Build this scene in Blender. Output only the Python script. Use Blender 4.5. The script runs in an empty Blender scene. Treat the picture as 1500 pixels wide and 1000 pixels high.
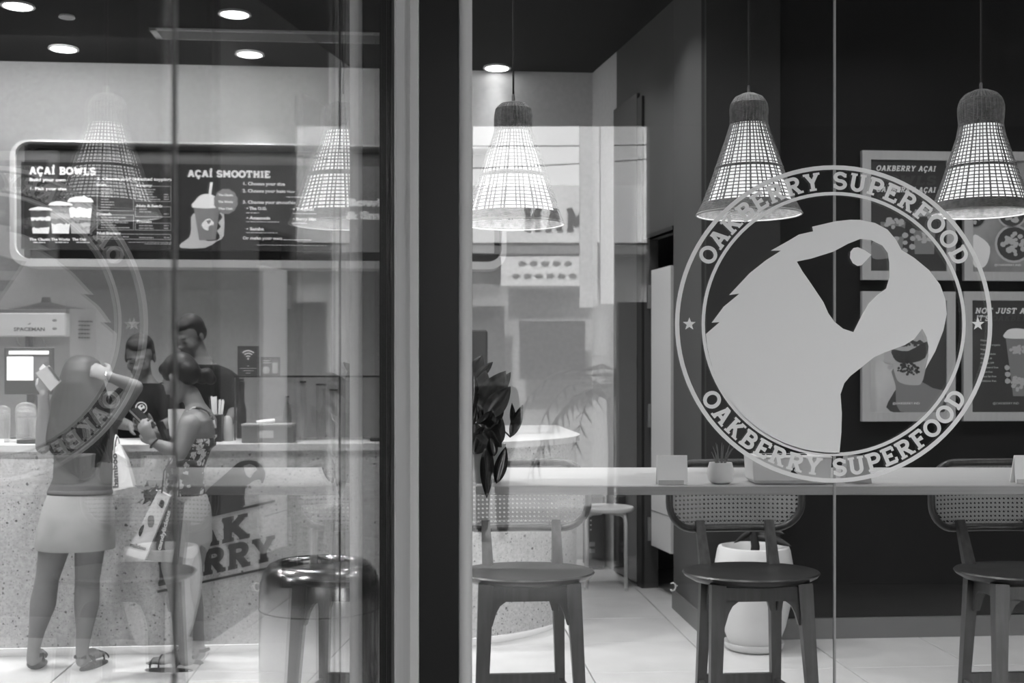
import bpy, bmesh, math, random
from math import sin, cos, pi, atan2, sqrt, radians
from mathutils import Vector as V, Matrix, Euler

random.seed(4)
SC = bpy.context.scene
COL = SC.collection

# ------------------------------------------------------------------ camera
cam_d = bpy.data.cameras.new('camera')
cam_d.sensor_width = 36.0
cam_d.lens = 42.0
cam_d.shift_y = 0.03
cam_d.clip_start = 0.02
cam_d.clip_end = 200
cam_d.dof.use_dof = True
cam_d.dof.focus_distance = 3.7
cam_d.dof.aperture_fstop = 5.6
cam = bpy.data.objects.new('camera', cam_d)
COL.objects.link(cam)
cam.location = (0, 0, 1.5)
cam.rotation_euler = (radians(90), 0, 0)
SC.camera = cam

# ------------------------------------------------------------------ world (bright overcast sky)
SKY = 7.8
w = bpy.data.worlds.new('sky')
SC.world = w
w.use_nodes = True
nt = w.node_tree
bg = nt.nodes['Background']
tc = nt.nodes.new('ShaderNodeTexCoord')
nz = nt.nodes.new('ShaderNodeTexNoise')
nz.inputs['Scale'].default_value = 2.0
nz.inputs['Detail'].default_value = 4
rp = nt.nodes.new('ShaderNodeValToRGB')
rp.color_ramp.elements[0].position = 0.3
rp.color_ramp.elements[0].color = (.82, .82, .82, 1)
rp.color_ramp.elements[1].position = 0.7
rp.color_ramp.elements[1].color = (1, 1, 1, 1)
nt.links.new(tc.outputs['Generated'], nz.inputs['Vector'])
nt.links.new(nz.outputs['Fac'], rp.inputs['Fac'])
nt.links.new(rp.outputs['Color'], bg.inputs['Color'])
bg.inputs['Strength'].default_value = SKY

# sun over the shop roof, onto the houses across the street
sun_d = bpy.data.lights.new('sun', 'SUN')
sun_d.energy = 16.0
sun_d.angle = radians(3)
sun = bpy.data.objects.new('sun', sun_d)
COL.objects.link(sun)
sun.rotation_euler = (radians(-50), 0, radians(12))

vs = SC.view_settings
SC.display_settings.display_device = 'sRGB'
vs.view_transform = 'Standard'
vs.look = 'None'
vs.exposure = 0.0
vs.gamma = 1.0
vs.use_curve_mapping = False
cy = SC.cycles
cy.max_bounces = 10
cy.transparent_max_bounces = 24
cy.glossy_bounces = 6
cy.diffuse_bounces = 4
cy.sample_clamp_indirect = 6
cy.caustics_reflective = False
cy.caustics_refractive = False
cy.use_denoising = True

# ------------------------------------------------------------------ frames of reference
TH = radians(4.51)      # the room stands 4.5 degrees off the shop front
CT, ST = cos(TH), sin(TH)
EYE = 1.5

def at(px, py, D):
    """point at distance D in front of the shop visitor, seen at px, py"""
    return V(((px - 750) / 1750 * D, D, EYE - (py - 545) / 1750 * D))

def R2W(x, y, z=0.0):
    return V((x * CT - y * ST, x * ST + y * CT, z))

def onwall(px, py, c):
    """room coordinates of a point on the room plane y = c"""
    u = (px - 750) / 1750
    D = c / (CT - u * ST)
    return V((D * (ST + u * CT), c, EYE - (py - 545) / 1750 * D))

def onlevel(px, py, z):
    D = (EYE - z) * 1750 / (py - 545)
    return V(((px - 750) / 1750 * D, D, z))

ROOM = Matrix.Rotation(TH, 4, 'Z')

# ------------------------------------------------------------------ materials
MATS = {}
def srgb(v):
    v = v / 255.0
    return v / 12.92 if v <= 0.04045 else ((v + 0.055) / 1.055) ** 2.4

def mat(name, g, rough=.6, metal=0, noise=0, scale=8, stretch=None, spec=.5, emit=0, bump=0, trans=0):
    """plain grey material; g is linear albedo"""
    if name in MATS:
        return MATS[name]
    m = bpy.data.materials.new(name)
    m.use_nodes = True
    n = m.node_tree
    b = n.nodes['Principled BSDF']
    b.inputs['Base Color'].default_value = (g, g, g, 1)
    b.inputs['Roughness'].default_value = rough
    b.inputs['Metallic'].default_value = metal
    b.inputs['Specular IOR Level'].default_value = spec
    if emit:
        b.inputs['Emission Color'].default_value = (1, 1, 1, 1)
        b.inputs['Emission Strength'].default_value = emit
    if trans:
        b.inputs['Transmission Weight'].default_value = trans
    if noise or bump:
        t = n.nodes.new('ShaderNodeTexCoord')
        mp = n.nodes.new('ShaderNodeMapping')
        if stretch:
            mp.inputs['Scale'].default_value = stretch
        q = n.nodes.new('ShaderNodeTexNoise')
        q.inputs['Scale'].default_value = scale
        q.inputs['Detail'].default_value = 5
        n.links.new(t.outputs['Object'], mp.inputs['Vector'])
        n.links.new(mp.outputs['Vector'], q.inputs['Vector'])
        if noise:
            r = n.nodes.new('ShaderNodeValToRGB')
            lo, hi = max(0, g * (1 - noise)), min(1, g * (1 + noise))
            r.color_ramp.elements[0].position = .3
            r.color_ramp.elements[1].position = .7
            r.color_ramp.elements[0].color = (lo, lo, lo, 1)
            r.color_ramp.elements[1].color = (hi, hi, hi, 1)
            n.links.new(q.outputs['Fac'], r.inputs['Fac'])
            n.links.new(r.outputs['Color'], b.inputs['Base Color'])
        if bump:
            bp = n.nodes.new('ShaderNodeBump')
            bp.inputs['Strength'].default_value = bump
            bp.inputs['Distance'].default_value = .01
            n.links.new(q.outputs['Fac'], bp.inputs['Height'])
            n.links.new(bp.outputs['Normal'], b.inputs['Normal'])
    MATS[name] = m
    return m

def glass_mat(name, tint=.97, boost=1.0, frost=0.0):
    """see-through pane: Fresnel reflection over straight transmission"""
    if name in MATS:
        return MATS[name]
    m = bpy.data.materials.new(name)
    m.use_nodes = True
    n = m.node_tree
    for x in list(n.nodes):
        n.nodes.remove(x)
    out = n.nodes.new('ShaderNodeOutputMaterial')
    tr = n.nodes.new('ShaderNodeBsdfTransparent')
    tr.inputs['Color'].default_value = (tint, tint, tint, 1)
    gl = n.nodes.new('ShaderNodeBsdfGlossy')
    gl.inputs['Roughness'].default_value = 0.0
    gl.inputs['Color'].default_value = (1, 1, 1, 1)
    fr = n.nodes.new('ShaderNodeFresnel')
    geo = n.nodes.new('ShaderNodeNewGeometry')
    mx = n.nodes.new('ShaderNodeMix')
    mx.data_type = 'FLOAT'
    ior = 1.52 + .25 * (boost - 1)
    mx.inputs[2].default_value = ior
    mx.inputs[3].default_value = 1 / ior
    n.links.new(geo.outputs['Backfacing'], mx.inputs[0])
    n.links.new(mx.outputs[0], fr.inputs['IOR'])
    ms = n.nodes.new('ShaderNodeMixShader')
    n.links.new(fr.outputs['Fac'], ms.inputs['Fac'])
    if frost:
        df = n.nodes.new('ShaderNodeBsdfDiffuse')
        df.inputs['Color'].default_value = (.8, .8, .8, 1)
        m2 = n.nodes.new('ShaderNodeMixShader')
        m2.inputs['Fac'].default_value = frost
        n.links.new(tr.outputs[0], m2.inputs[1])
        n.links.new(df.outputs[0], m2.inputs[2])
        n.links.new(m2.outputs[0], ms.inputs[1])
    else:
        n.links.new(tr.outputs[0], ms.inputs[1])
    n.links.new(gl.outputs[0], ms.inputs[2])
    n.links.new(ms.outputs[0], out.inputs['Surface'])
    MATS[name] = m
    return m

def terrazzo(name, g=.52, chip=.09):
    if name in MATS:
        return MATS[name]
    m = mat(name, g, .45)
    n = m.node_tree
    b = n.nodes['Principled BSDF']
    t = n.nodes.new('ShaderNodeTexCoord')
    prev = None
    base = n.nodes.new('ShaderNodeTexNoise')
    base.inputs['Scale'].default_value = 60
    base.inputs['Detail'].default_value = 6
    r0 = n.nodes.new('ShaderNodeValToRGB')
    r0.color_ramp.elements[0].position = .3
    r0.color_ramp.elements[1].position = .7
    r0.color_ramp.elements[0].color = (g * .82,) * 3 + (1,)
    r0.color_ramp.elements[1].color = (g * 1.12,) * 3 + (1,)
    n.links.new(t.outputs['Object'], base.inputs['Vector'])
    n.links.new(base.outputs['Fac'], r0.inputs['Fac'])
    prev = r0.outputs['Color']
    for sc_, th_, sel, col in ((20, .15, .74, chip), (40, .19, .6, chip * 1.6), (90, .26, .5, g * .5)):
        dz = n.nodes.new('ShaderNodeTexNoise')
        dz.inputs['Scale'].default_value = sc_ * 2.5
        add = n.nodes.new('ShaderNodeMixRGB')
        add.blend_type = 'ADD'
        add.inputs['Fac'].default_value = .02 * 16 / sc_
        n.links.new(t.outputs['Object'], add.inputs[1])
        n.links.new(t.outputs['Object'], dz.inputs['Vector'])
        n.links.new(dz.outputs['Color'], add.inputs[2])
        vo = n.nodes.new('ShaderNodeTexVoronoi')
        vo.inputs['Scale'].default_value = sc_
        n.links.new(add.outputs[0], vo.inputs['Vector'])
        lt = n.nodes.new('ShaderNodeMath')
        lt.operation = 'LESS_THAN'
        lt.inputs[1].default_value = th_
        n.links.new(vo.outputs['Distance'], lt.inputs[0])
        sp = n.nodes.new('ShaderNodeSeparateColor')
        n.links.new(vo.outputs['Color'], sp.inputs[0])
        gt = n.nodes.new('ShaderNodeMath')
        gt.operation = 'GREATER_THAN'
        gt.inputs[1].default_value = sel
        n.links.new(sp.outputs[0], gt.inputs[0])
        mu = n.nodes.new('ShaderNodeMath')
        mu.operation = 'MULTIPLY'
        n.links.new(lt.outputs[0], mu.inputs[0])
        n.links.new(gt.outputs[0], mu.inputs[1])
        mi = n.nodes.new('ShaderNodeMixRGB')
        mi.inputs[2].default_value = (col, col, col, 1)
        n.links.new(mu.outputs[0], mi.inputs['Fac'])
        n.links.new(prev, mi.inputs[1])
        prev = mi.outputs[0]
    n.links.new(prev, b.inputs['Base Color'])
    return m

def floral(name):
    m = mat(name, .05, .8)
    n = m.node_tree
    b = n.nodes['Principled BSDF']
    t = n.nodes.new('ShaderNodeTexCoord')
    vo = n.nodes.new('ShaderNodeTexVoronoi')
    vo.inputs['Scale'].default_value = 22
    nz = n.nodes.new('ShaderNodeTexNoise')
    nz.inputs['Scale'].default_value = 45
    ad = n.nodes.new('ShaderNodeMixRGB')
    ad.blend_type = 'ADD'
    ad.inputs['Fac'].default_value = .05
    n.links.new(t.outputs['Object'], ad.inputs[1])
    n.links.new(t.outputs['Object'], nz.inputs['Vector'])
    n.links.new(nz.outputs['Color'], ad.inputs[2])
    n.links.new(ad.outputs[0], vo.inputs['Vector'])
    r = n.nodes.new('ShaderNodeValToRGB')
    r.color_ramp.interpolation = 'CONSTANT'
    r.color_ramp.elements[0].color = (.25, .25, .25, 1)
    r.color_ramp.elements[1].position = .12
    r.color_ramp.elements[1].color = (.55, .55, .55, 1)
    e = r.color_ramp.elements.new(.42)
    e.color = (.05, .05, .05, 1)
    n.links.new(vo.outputs['Distance'], r.inputs['Fac'])
    n.links.new(r.outputs['Color'], b.inputs['Base Color'])
    return m

# ------------------------------------------------------------------ object helpers
def tag(o, label=None, cat=None, group=None, kind=None):
    if label: o['label'] = label
    if cat: o['category'] = cat
    if group: o['group'] = group
    if kind: o['kind'] = kind
    return o

def empty(name, loc, label, cat, group=None, rz=0.0):
    o = bpy.data.objects.new(name, None)
    COL.objects.link(o)
    o.location = loc
    o.rotation_euler = (0, 0, rz)
    o.empty_display_size = .1
    return tag(o, label, cat, group)

class MB:
    """collects shapes (world or local coordinates) into one mesh"""
    def __init__(s, M=None):
        s.v = []; s.f = []; s.M = M
    def add(s, vs, fs):
        b = len(s.v)
        s.v += [V(p) for p in vs]
        s.f += [tuple(i + b for i in f) for f in fs]
        return s
    def box(s, lo, hi, M=None):
        x0, y0, z0 = lo; x1, y1, z1 = hi
        p = [V((x, y, z)) for z in (z0, z1) for y in (y0, y1) for x in (x0, x1)]
        if M: p = [M @ q for q in p]
        return s.add(p, [(0, 2, 3, 1), (4, 5, 7, 6), (0, 1, 5, 4), (2, 6, 7, 3), (0, 4, 6, 2), (1, 3, 7, 5)])
    def cbox(s, c, size, rot=None, bev=0):
        M = Matrix.Translation(c)
        if rot: M = M @ Euler(rot).to_matrix().to_4x4()
        h = [q / 2 for q in size]
        if not bev:
            return s.box((-h[0], -h[1], -h[2]), h, M)
        ps = []
        for sx in (-1, 1):
            for sy in (-1, 1):
                for sz in (-1, 1):
                    for k in range(3):
                        d = [h[0], h[1], h[2]]
                        for j in range(3):
                            if j != k: d[j] -= bev
                        ps.append(M @ V((sx * d[0], sy * d[1], sz * d[2])))
        return s.hull(ps)
    def hull(s, ps):
        bm = bmesh.new()
        for p in ps: bm.verts.new(p)
        bmesh.ops.convex_hull(bm, input=bm.verts)
        lo = [v for v in bm.verts if not v.link_faces]
        for v in lo: bm.verts.remove(v)
        bm.verts.index_update()
        s.add([v.co.copy() for v in bm.verts], [tuple(v.index for v in f.verts) for f in bm.faces])
        bm.free()
        return s
    def beam(s, a, b, wa, wb=None, up=(0, 0, 1), ha=None, hb=None):
        """tapering rectangular bar from a to b"""
        a, b = V(a), V(b)
        wb = wb or wa; ha = ha or wa; hb = hb or (ha if wb == wa else wb)
        d = (b - a).normalized()
        u = V(up)
        if abs(d.dot(u)) > .95: u = V((0, 1, 0))
        r = d.cross(u).normalized(); t = r.cross(d).normalized()
        p = []
        for c, w_, h_ in ((a, wa, ha), (b, wb, hb)):
            for i, j in ((-1, -1), (1, -1), (1, 1), (-1, 1)):
                p.append(c + r * (i * w_ / 2) + t * (j * h_ / 2))
        return s.add(p, [(3, 2, 1, 0), (4, 5, 6, 7), (0, 1, 5, 4), (1, 2, 6, 5), (2, 3, 7, 6), (3, 0, 4, 7)])
    def ell(s, c, r, R=None, n=12, m=8):
        c = V(c)
        if not hasattr(r, '__len__'): r = (r, r, r)
        vs = [V((0, 0, r[2]))]
        for i in range(1, m):
            a = pi * i / m
            for j in range(n):
                b_ = 2 * pi * j / n
                vs.append(V((r[0] * sin(a) * cos(b_), r[1] * sin(a) * sin(b_), r[2] * cos(a))))
        vs.append(V((0, 0, -r[2])))
        if R: vs = [R @ q for q in vs]
        vs = [q + c for q in vs]
        fs = [(0, 1 + j, 1 + (j + 1) % n) for j in range(n)]
        for i in range(m - 2):
            for j in range(n):
                a = 1 + i * n + j; b_ = 1 + i * n + (j + 1) % n
                fs.append((a, a + n, b_ + n, b_))
        L = len(vs) - 1
        fs += [(L, L - n + (j + 1) % n, L - n + j) for j in range(n)]
        return s.add(vs, fs)
    def tube(s, pts, rad, n=8, caps=True, flat=1.0):
        pts = [V(p) for p in pts]
        if not hasattr(rad, '__len__'): rad = [rad] * len(pts)
        vs = []; t0 = None
        for i, p in enumerate(pts):
            a = pts[max(0, i - 1)]; b_ = pts[min(len(pts) - 1, i + 1)]
            d = (b_ - a)
            if d.length < 1e-9: d = V((0, 0, 1))
            d.normalize()
            if t0 is None:
                t0 = V((0, 0, 1)) if abs(d.z) < .9 else V((1, 0, 0))
            t0 = (t0 - d * t0.dot(d))
            if t0.length < 1e-6: t0 = d.orthogonal()
            t0.normalize()
            q = d.cross(t0)
            for j in range(n):
                g = 2 * pi * j / n
                vs.append(p + (t0 * cos(g) * flat + q * sin(g)) * rad[i])
        fs = []
        for i in range(len(pts) - 1):
            for j in range(n):
                a = i * n + j; b_ = i * n + (j + 1) % n
                fs.append((a, b_, b_ + n, a + n))
        if caps:
            fs.append(tuple(range(n - 1, -1, -1)))
            fs.append(tuple((len(pts) - 1) * n + j for j in range(n)))
        return s.add(vs, fs)
    def ring(s, c, R, r, n=32, k=6, M=None, arc=None):
        c = V(c); vs = []; fs = []
        for i in range(n):
            a = 2 * pi * i / n
            for j in range(k):
                b_ = 2 * pi * j / k
                p = V(((R + r * cos(b_)) * cos(a), (R + r * cos(b_)) * sin(a), r * sin(b_)))
                if M: p = M @ p
                vs.append(p + c)
        for i in range(n):
            for j in range(k):
                fs.append((i * k + j, ((i + 1) % n) * k + j, ((i + 1) % n) * k + (j + 1) % k, i * k + (j + 1) % k))
        return s.add(vs, fs)
    def lathe(s, c, prof, n=32, sx=1, sy=1):
        c = V(c); vs = []; fs = []
        for r, z in prof:
            for j in range(n):
                a = 2 * pi * j / n
                vs.append(c + V((r * cos(a) * sx, r * sin(a) * sy, z)))
        for i in range(len(prof) - 1):
            for j in range(n):
                a = i * n + j; b_ = i * n + (j + 1) % n
                fs.append((a, b_, b_ + n, a + n))
        fs.append(tuple(range(n - 1, -1, -1)))
        fs.append(tuple((len(prof) - 1) * n + j for j in range(n)))
        return s.add(vs, fs)
    def loft(s, secs, n=20):
        """horizontal ellipses (cx, cy, z, rx, ry, rot)"""
        vs = []; fs = []
        for q in secs:
            cx, cy_, z, rx, ry = q[:5]; ro = q[5] if len(q) > 5 else 0
            for j in range(n):
                a = 2 * pi * j / n
                x, y = rx * cos(a), ry * sin(a)
                vs.append(V((cx + x * cos(ro) - y * sin(ro), cy_ + x * sin(ro) + y * cos(ro), z)))
        for i in range(len(secs) - 1):
            for j in range(n):
                a = i * n + j; b_ = i * n + (j + 1) % n
                fs.append((a, b_, b_ + n, a + n))
        fs.append(tuple(range(n - 1, -1, -1)))
        fs.append(tuple((len(secs) - 1) * n + j for j in range(n)))
        return s.add(vs, fs)
    def plate(s, pts, O, U, W, th):
        """polygon in the plane O + x U + y W, thickness th along U x W"""
        O, U, W = V(O), V(U), V(W)
        N = U.cross(W).normalized() * th
        a = [O + U * x + W * y for x, y in pts]
        n = len(a)
        fs = [tuple(range(n)), tuple(range(2 * n - 1, n - 1, -1))]
        fs = [tuple(n + i for i in range(n)), tuple(range(n - 1, -1, -1))]
        fs += [(i, (i + 1) % n, (i + 1) % n + n, i + n) for i in range(n)]
        return s.add(a + [q + N for q in a], fs)
    def build(s, name, m, parent=None, smooth=False, local=False, sharp=None):
        me = bpy.data.meshes.new(name)
        off = V((0, 0, 0))
        vs = s.v
        if s.M: vs = [s.M @ p for p in vs]
        if parent is not None and not local:
            inv = mw(parent).inverted()
            vs = [inv @ p for p in vs]
        me.from_pydata([tuple(p) for p in vs], [], s.f)
        bm = bmesh.new(); bm.from_mesh(me)
        bmesh.ops.recalc_face_normals(bm, faces=bm.faces)
        bm.to_mesh(me); bm.free()
        if m: me.materials.append(m)
        if smooth:
            for p in me.polygons: p.use_smooth = True
            if sharp is not None:
                try: me.set_sharp_from_angle(angle=radians(sharp))
                except Exception: pass
        o = bpy.data.objects.new(name, me)
        COL.objects.link(o)
        if parent is not None: o.parent = parent
        if name in ('lettering', 'small_print', 'badge_print', 'food_picture', 'print', 'small_lettering', 'topping_picture', 'fruit_picture'): o['kind'] = 'stuff'
        return o

def mw(o):
    M = Matrix.Translation(o.location) @ o.rotation_euler.to_matrix().to_4x4()
    if o.parent: M = mw(o.parent) @ M
    return M

def origin_to(o, p):
    """put a top-level mesh's origin at p"""
    p = V(p)
    o.data.transform(Matrix.Translation(-p))
    o.location = p
    return o

def struct(o, label=None):
    o['kind'] = 'structure'
    if label: o['label'] = label
    return o

def copy_tree(o, parent=None):
    c = o.copy(); COL.objects.link(c)
    if parent is not None: c.parent = parent
    for ch in [x for x in bpy.data.objects if x.parent == o]:
        copy_tree(ch, c)
    return c

def bake(o):
    dg = bpy.context.evaluated_depsgraph_get()
    dg.update()
    me = bpy.data.meshes.new_from_object(o.evaluated_get(dg))
    me.name = o.name
    o.modifiers.clear()
    o.data = me
    return o

def flesh(mb, name, m, parent, vox=.006, it=4):
    """one continuous smooth surface from overlapping shapes"""
    o = mb.build(name, m, parent)
    r = o.modifiers.new('r', 'REMESH'); r.mode = 'VOXEL'; r.voxel_size = vox; r.use_smooth_shade = True
    s = o.modifiers.new('s', 'SMOOTH'); s.factor = .5; s.iterations = it
    bake(o)
    if not o.data.materials: o.data.materials.append(m)
    for p in o.data.polygons: p.use_smooth = True
    return o

# ------------------------------------------------------------------ lettering
def arc(cx, cy_, rx, ry, a0, a1, n=10):
    return [(cx + rx * cos(radians(a0 + (a1 - a0) * i / n)), cy_ + ry * sin(radians(a0 + (a1 - a0) * i / n))) for i in range(n + 1)]

G = {
 'O': (.88, [arc(.44, .5, .35, .42, 0, 360, 24)], []),
 'A': (.88, [[(.16, .06), (.41, .94)], [(.47, .94), (.72, .06)], [(.28, .34), (.60, .34)]], [[(.0, .06), (.31, .06)], [(.57, .06), (.88, .06)], [(.27, .94), (.54, .94)]]),
 'K': (.86, [[(.2, .06), (.2, .94)], [(.24, .42), (.62, .9)], [(.38, .56), (.68, .08)]], [[(.03, .06), (.38, .06)], [(.03, .94), (.38, .94)], [(.5, .94), (.8, .94)], [(.54, .06), (.86, .06)]]),
 'B': (.78, [[(.2, .06), (.2, .94)], [(.1, .92)] + arc(.44, .73, .2, .19, 90, -90) + [(.2, .54)], [(.2, .52)] + arc(.47, .29, .22, .21, 90, -90) + [(.1, .08)]], [[(.03, .06), (.3, .06)], [(.03, .94), (.3, .94)]]),
 'E': (.76, [[(.2, .06), (.2, .94)], [(.1, .92), (.68, .92)], [(.2, .5), (.5, .5)], [(.1, .08), (.7, .08)]], [[(.03, .06), (.3, .06)], [(.03, .94), (.3, .94)], [(.66, .7), (.66, .94)], [(.5, .38), (.5, .62)], [(.69, .06), (.69, .3)]]),
 'F': (.74, [[(.2, .06), (.2, .94)], [(.1, .92), (.68, .92)], [(.2, .48), (.5, .48)]], [[(.03, .06), (.42, .06)], [(.03, .94), (.3, .94)], [(.66, .7), (.66, .94)], [(.5, .36), (.5, .6)]]),
 'R': (.86, [[(.2, .06), (.2, .94)], [(.1, .92)] + arc(.46, .71, .21, .21, 90, -90) + [(.2, .5)], [(.42, .48), (.66, .08)]], [[(.03, .06), (.38, .06)], [(.03, .94), (.3, .94)], [(.54, .06), (.86, .06)]]),
 'P': (.78, [[(.2, .06), (.2, .94)], [(.1, .92)] + arc(.46, .69, .23, .23, 90, -90) + [(.2, .46)]], [[(.03, .06), (.42, .06)], [(.03, .94), (.3, .94)]]),
 'D': (.84, [[(.2, .06), (.2, .94)], [(.1, .92)] + arc(.40, .5, .34, .42, 90, -90, 14) + [(.1, .08)]], [[(.03, .06), (.3, .06)], [(.03, .94), (.3, .94)]]),
 'Y': (.86, [[(.17, .92), (.43, .46), (.69, .92)], [(.43, .46), (.43, .06)]], [[(.0, .94), (.33, .94)], [(.53, .94), (.86, .94)], [(.25, .06), (.61, .06)]]),
 'S': (.72, [arc(.36, .71, .25, .21, 35, 180) + arc(.36, .71, .25, .21, 180, 270, 5) + arc(.36, .29, .26, .21, 90, 0, 5) + arc(.36, .29, .26, .21, 0, -150)], [[(.61, .7), (.61, .92)], [(.1, .08), (.1, .32)]]),
 'U': (.86, [[(.2, .92)] + arc(.43, .33, .24, .26, 180, 360, 12) + [(.67, .92)]], [[(.03, .94), (.36, .94)], [(.51, .94), (.83, .94)]]),
 'C': (.78, [arc(.42, .5, .32, .42, 45, 315, 18)], [[(.66, .68), (.66, .92)]]),
 'I': (.44, [[(.22, .06), (.22, .94)]], [[(.03, .06), (.41, .06)], [(.03, .94), (.41, .94)]]),
 'L': (.72, [[(.2, .06), (.2, .94)], [(.1, .08), (.64, .08)]], [[(.03, .06), (.3, .06)], [(.03, .94), (.38, .94)], [(.64, .06), (.64, .32)]]),
 'W': (1.16, [[(.16, .92), (.36, .08), (.58, .8), (.8, .08), (1.0, .92)]], [[(.0, .94), (.34, .94)], [(.82, .94), (1.16, .94)]]),
 'M': (1.04, [[(.2, .06), (.2, .92), (.52, .3), (.84, .92), (.84, .06)]], [[(.03, .06), (.37, .06)], [(.67, .06), (1.01, .06)], [(.03, .94), (.25, .94)], [(.79, .94), (1.01, .94)]]),
 'N': (.92, [[(.2, .06), (.2, .92), (.72, .08), (.72, .94)]], [[(.03, .06), (.37, .06)], [(.03, .94), (.25, .94)], [(.55, .94), (.89, .94)]]),
 'T': (.82, [[(.41, .06), (.41, .92)], [(.06, .92), (.76, .92)]], [[(.23, .06), (.59, .06)], [(.07, .68), (.07, .94)], [(.75, .68), (.75, .94)]]),
 'H': (.9, [[(.2, .06), (.2, .94)], [(.7, .06), (.7, .94)], [(.2, .5), (.7, .5)]], [[(.03, .06), (.37, .06)], [(.03, .94), (.37, .94)], [(.53, .06), (.87, .06)], [(.53, .94), (.87, .94)]]),
 'J': (.66, [[(.44, .94), (.44, .3)] + arc(.26, .28, .18, .2, 0, -170, 8)], [[(.26, .94), (.62, .94)]]),
 "'": (.26, [[(.14, .7), (.14, .96)]], []),
 ' ': (.4, [], []),
}
G['\u00c7'] = (G['C'][0], G['C'][1] + [[(.44, .08), (.44, -.06), (.5, -.14), (.36, -.24)]], G['C'][2])
G['\u00cd'] = (G['I'][0], G['I'][1] + [[(.2, 1.06), (.34, 1.26)]], G['I'][2])

def stroke_quads(pl, t):
    out = []
    for a, b in zip(pl[:-1], pl[1:]):
        dx, dy = b[0] - a[0], b[1] - a[1]
        L = math.hypot(dx, dy)
        if L < 1e-6: continue
        nx, ny = -dy / L * t / 2, dx / L * t / 2
        e = t * .16 / L if len(pl) > 2 else 0
        a2 = (a[0] - dx * e, a[1] - dy * e); b2 = (b[0] + dx * e, b[1] + dy * e)
        out.append([(a2[0] - nx, a2[1] - ny), (b2[0] - nx, b2[1] - ny), (b2[0] + nx, b2[1] + ny), (a2[0] + nx, a2[1] + ny)])
    return out

def slab(text, t=.18, ts=.12, gap=.1):
    """list of (x offset, width, quads) for each glyph; height is 1"""
    x = 0; res = []
    for ch in text:
        wd, st, se = G[ch]
        q = []
        for pl in st: q += stroke_quads(pl, t)
        for pl in se: q += stroke_quads(pl, ts)
        res.append((x, wd, q)); x += wd + gap
    return res, x - gap

def slab_letters(text, O, U, W, h, mt, parent, th=.006, t=.2, ts=.12, gap=.1, width=None, M=None):
    """the same, each letter a part of its own"""
    res, L = slab(text, t, ts, gap)
    sx = (width / (L * h)) if width else 1
    N = V(U).cross(V(W)).normalized()
    for x0, wd, qs in res:
        m = MB(M)
        for i, q in enumerate(qs):
            m.plate([((x0 + x) * h * sx, y * h) for x, y in q], V(O) + N * i * 1.2e-5, U, W, th)
        m.build('letter', mt, parent)

def slab_line(mb, text, O, U, W, h, th=.001, t=.18, ts=.12, gap=.1, shear=0, width=None):
    """slab-serif line: U along the text, W up (unit vectors), h letter height"""
    res, L = slab(text, t, ts, gap)
    sx = (width / (L * h)) if width else 1
    N = V(U).cross(V(W)).normalized(); i = 0
    for x0, wd, qs in res:
        for q in qs:
            i += 1          # each stroke a hair proud of the last, so none coincide
            mb.plate([((x0 + x) * h * sx + shear * y * h, y * h) for x, y in q], V(O) + N * (i % 40) * 1.2e-5, U, W, th)

def typ(text, size, bold=0.0, shear=0.0, align='LEFT', ext=.0005, spacing=1.0):
    cu = bpy.data.curves.new('t', 'FONT')
    cu.body = text; cu.size = size; cu.offset = bold; cu.shear = shear
    cu.align_x = align; cu.extrude = ext; cu.resolution_u = 2
    cu.space_character = spacing
    o = bpy.data.objects.new('t', cu)
    COL.objects.link(o)
    dg = bpy.context.evaluated_depsgraph_get()
    me = bpy.data.meshes.new_from_object(o.evaluated_get(dg))
    vs = [v.co.copy() for v in me.vertices]; fs = [tuple(p.vertices) for p in me.polygons]
    bpy.data.objects.remove(o); bpy.data.curves.remove(cu); bpy.data.meshes.remove(me)
    return vs, fs

def put_type(mb, text, O, U, W, size, width=None, **k):
    vs, fs = typ(text, size, **k)
    O, U, W = V(O), V(U), V(W); N = U.cross(W)
    sx = 1
    if width and vs:
        x = max(v.x for v in vs) - min(v.x for v in vs)
        if x > 0: sx = width / x
    mb.add([O + U * (v.x * sx) + W * v.y + N * v.z for v in vs], fs)

def fill(loops, ext=.0005):
    """filled 2-D outline with holes -> (verts, faces)"""
    cu = bpy.data.curves.new('f', 'CURVE')
    cu.dimensions = '2D'; cu.fill_mode = 'BOTH'; cu.extrude = ext
    for lp in loops:
        s = cu.splines.new('POLY')
        s.points.add(len(lp) - 1)
        for i, (x, y) in enumerate(lp): s.points[i].co = (x, y, 0, 1)
        s.use_cyclic_u = True
    o = bpy.data.objects.new('f', cu)
    COL.objects.link(o)
    dg = bpy.context.evaluated_depsgraph_get()
    me = bpy.data.meshes.new_from_object(o.evaluated_get(dg))
    vs = [v.co.copy() for v in me.vertices]; fs = [tuple(p.vertices) for p in me.polygons]
    bpy.data.objects.remove(o); bpy.data.curves.remove(cu); bpy.data.meshes.remove(me)
    return vs, fs

def put_fill(mb, loops, O, U, W, s=1, ext=.0005):
    vs, fs = fill(loops, ext)
    O, U, W = V(O), V(U), V(W); N = U.cross(W)
    mb.add([O + U * (v.x * s) + W * (v.y * s) + N * v.z for v in vs], fs)

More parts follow.
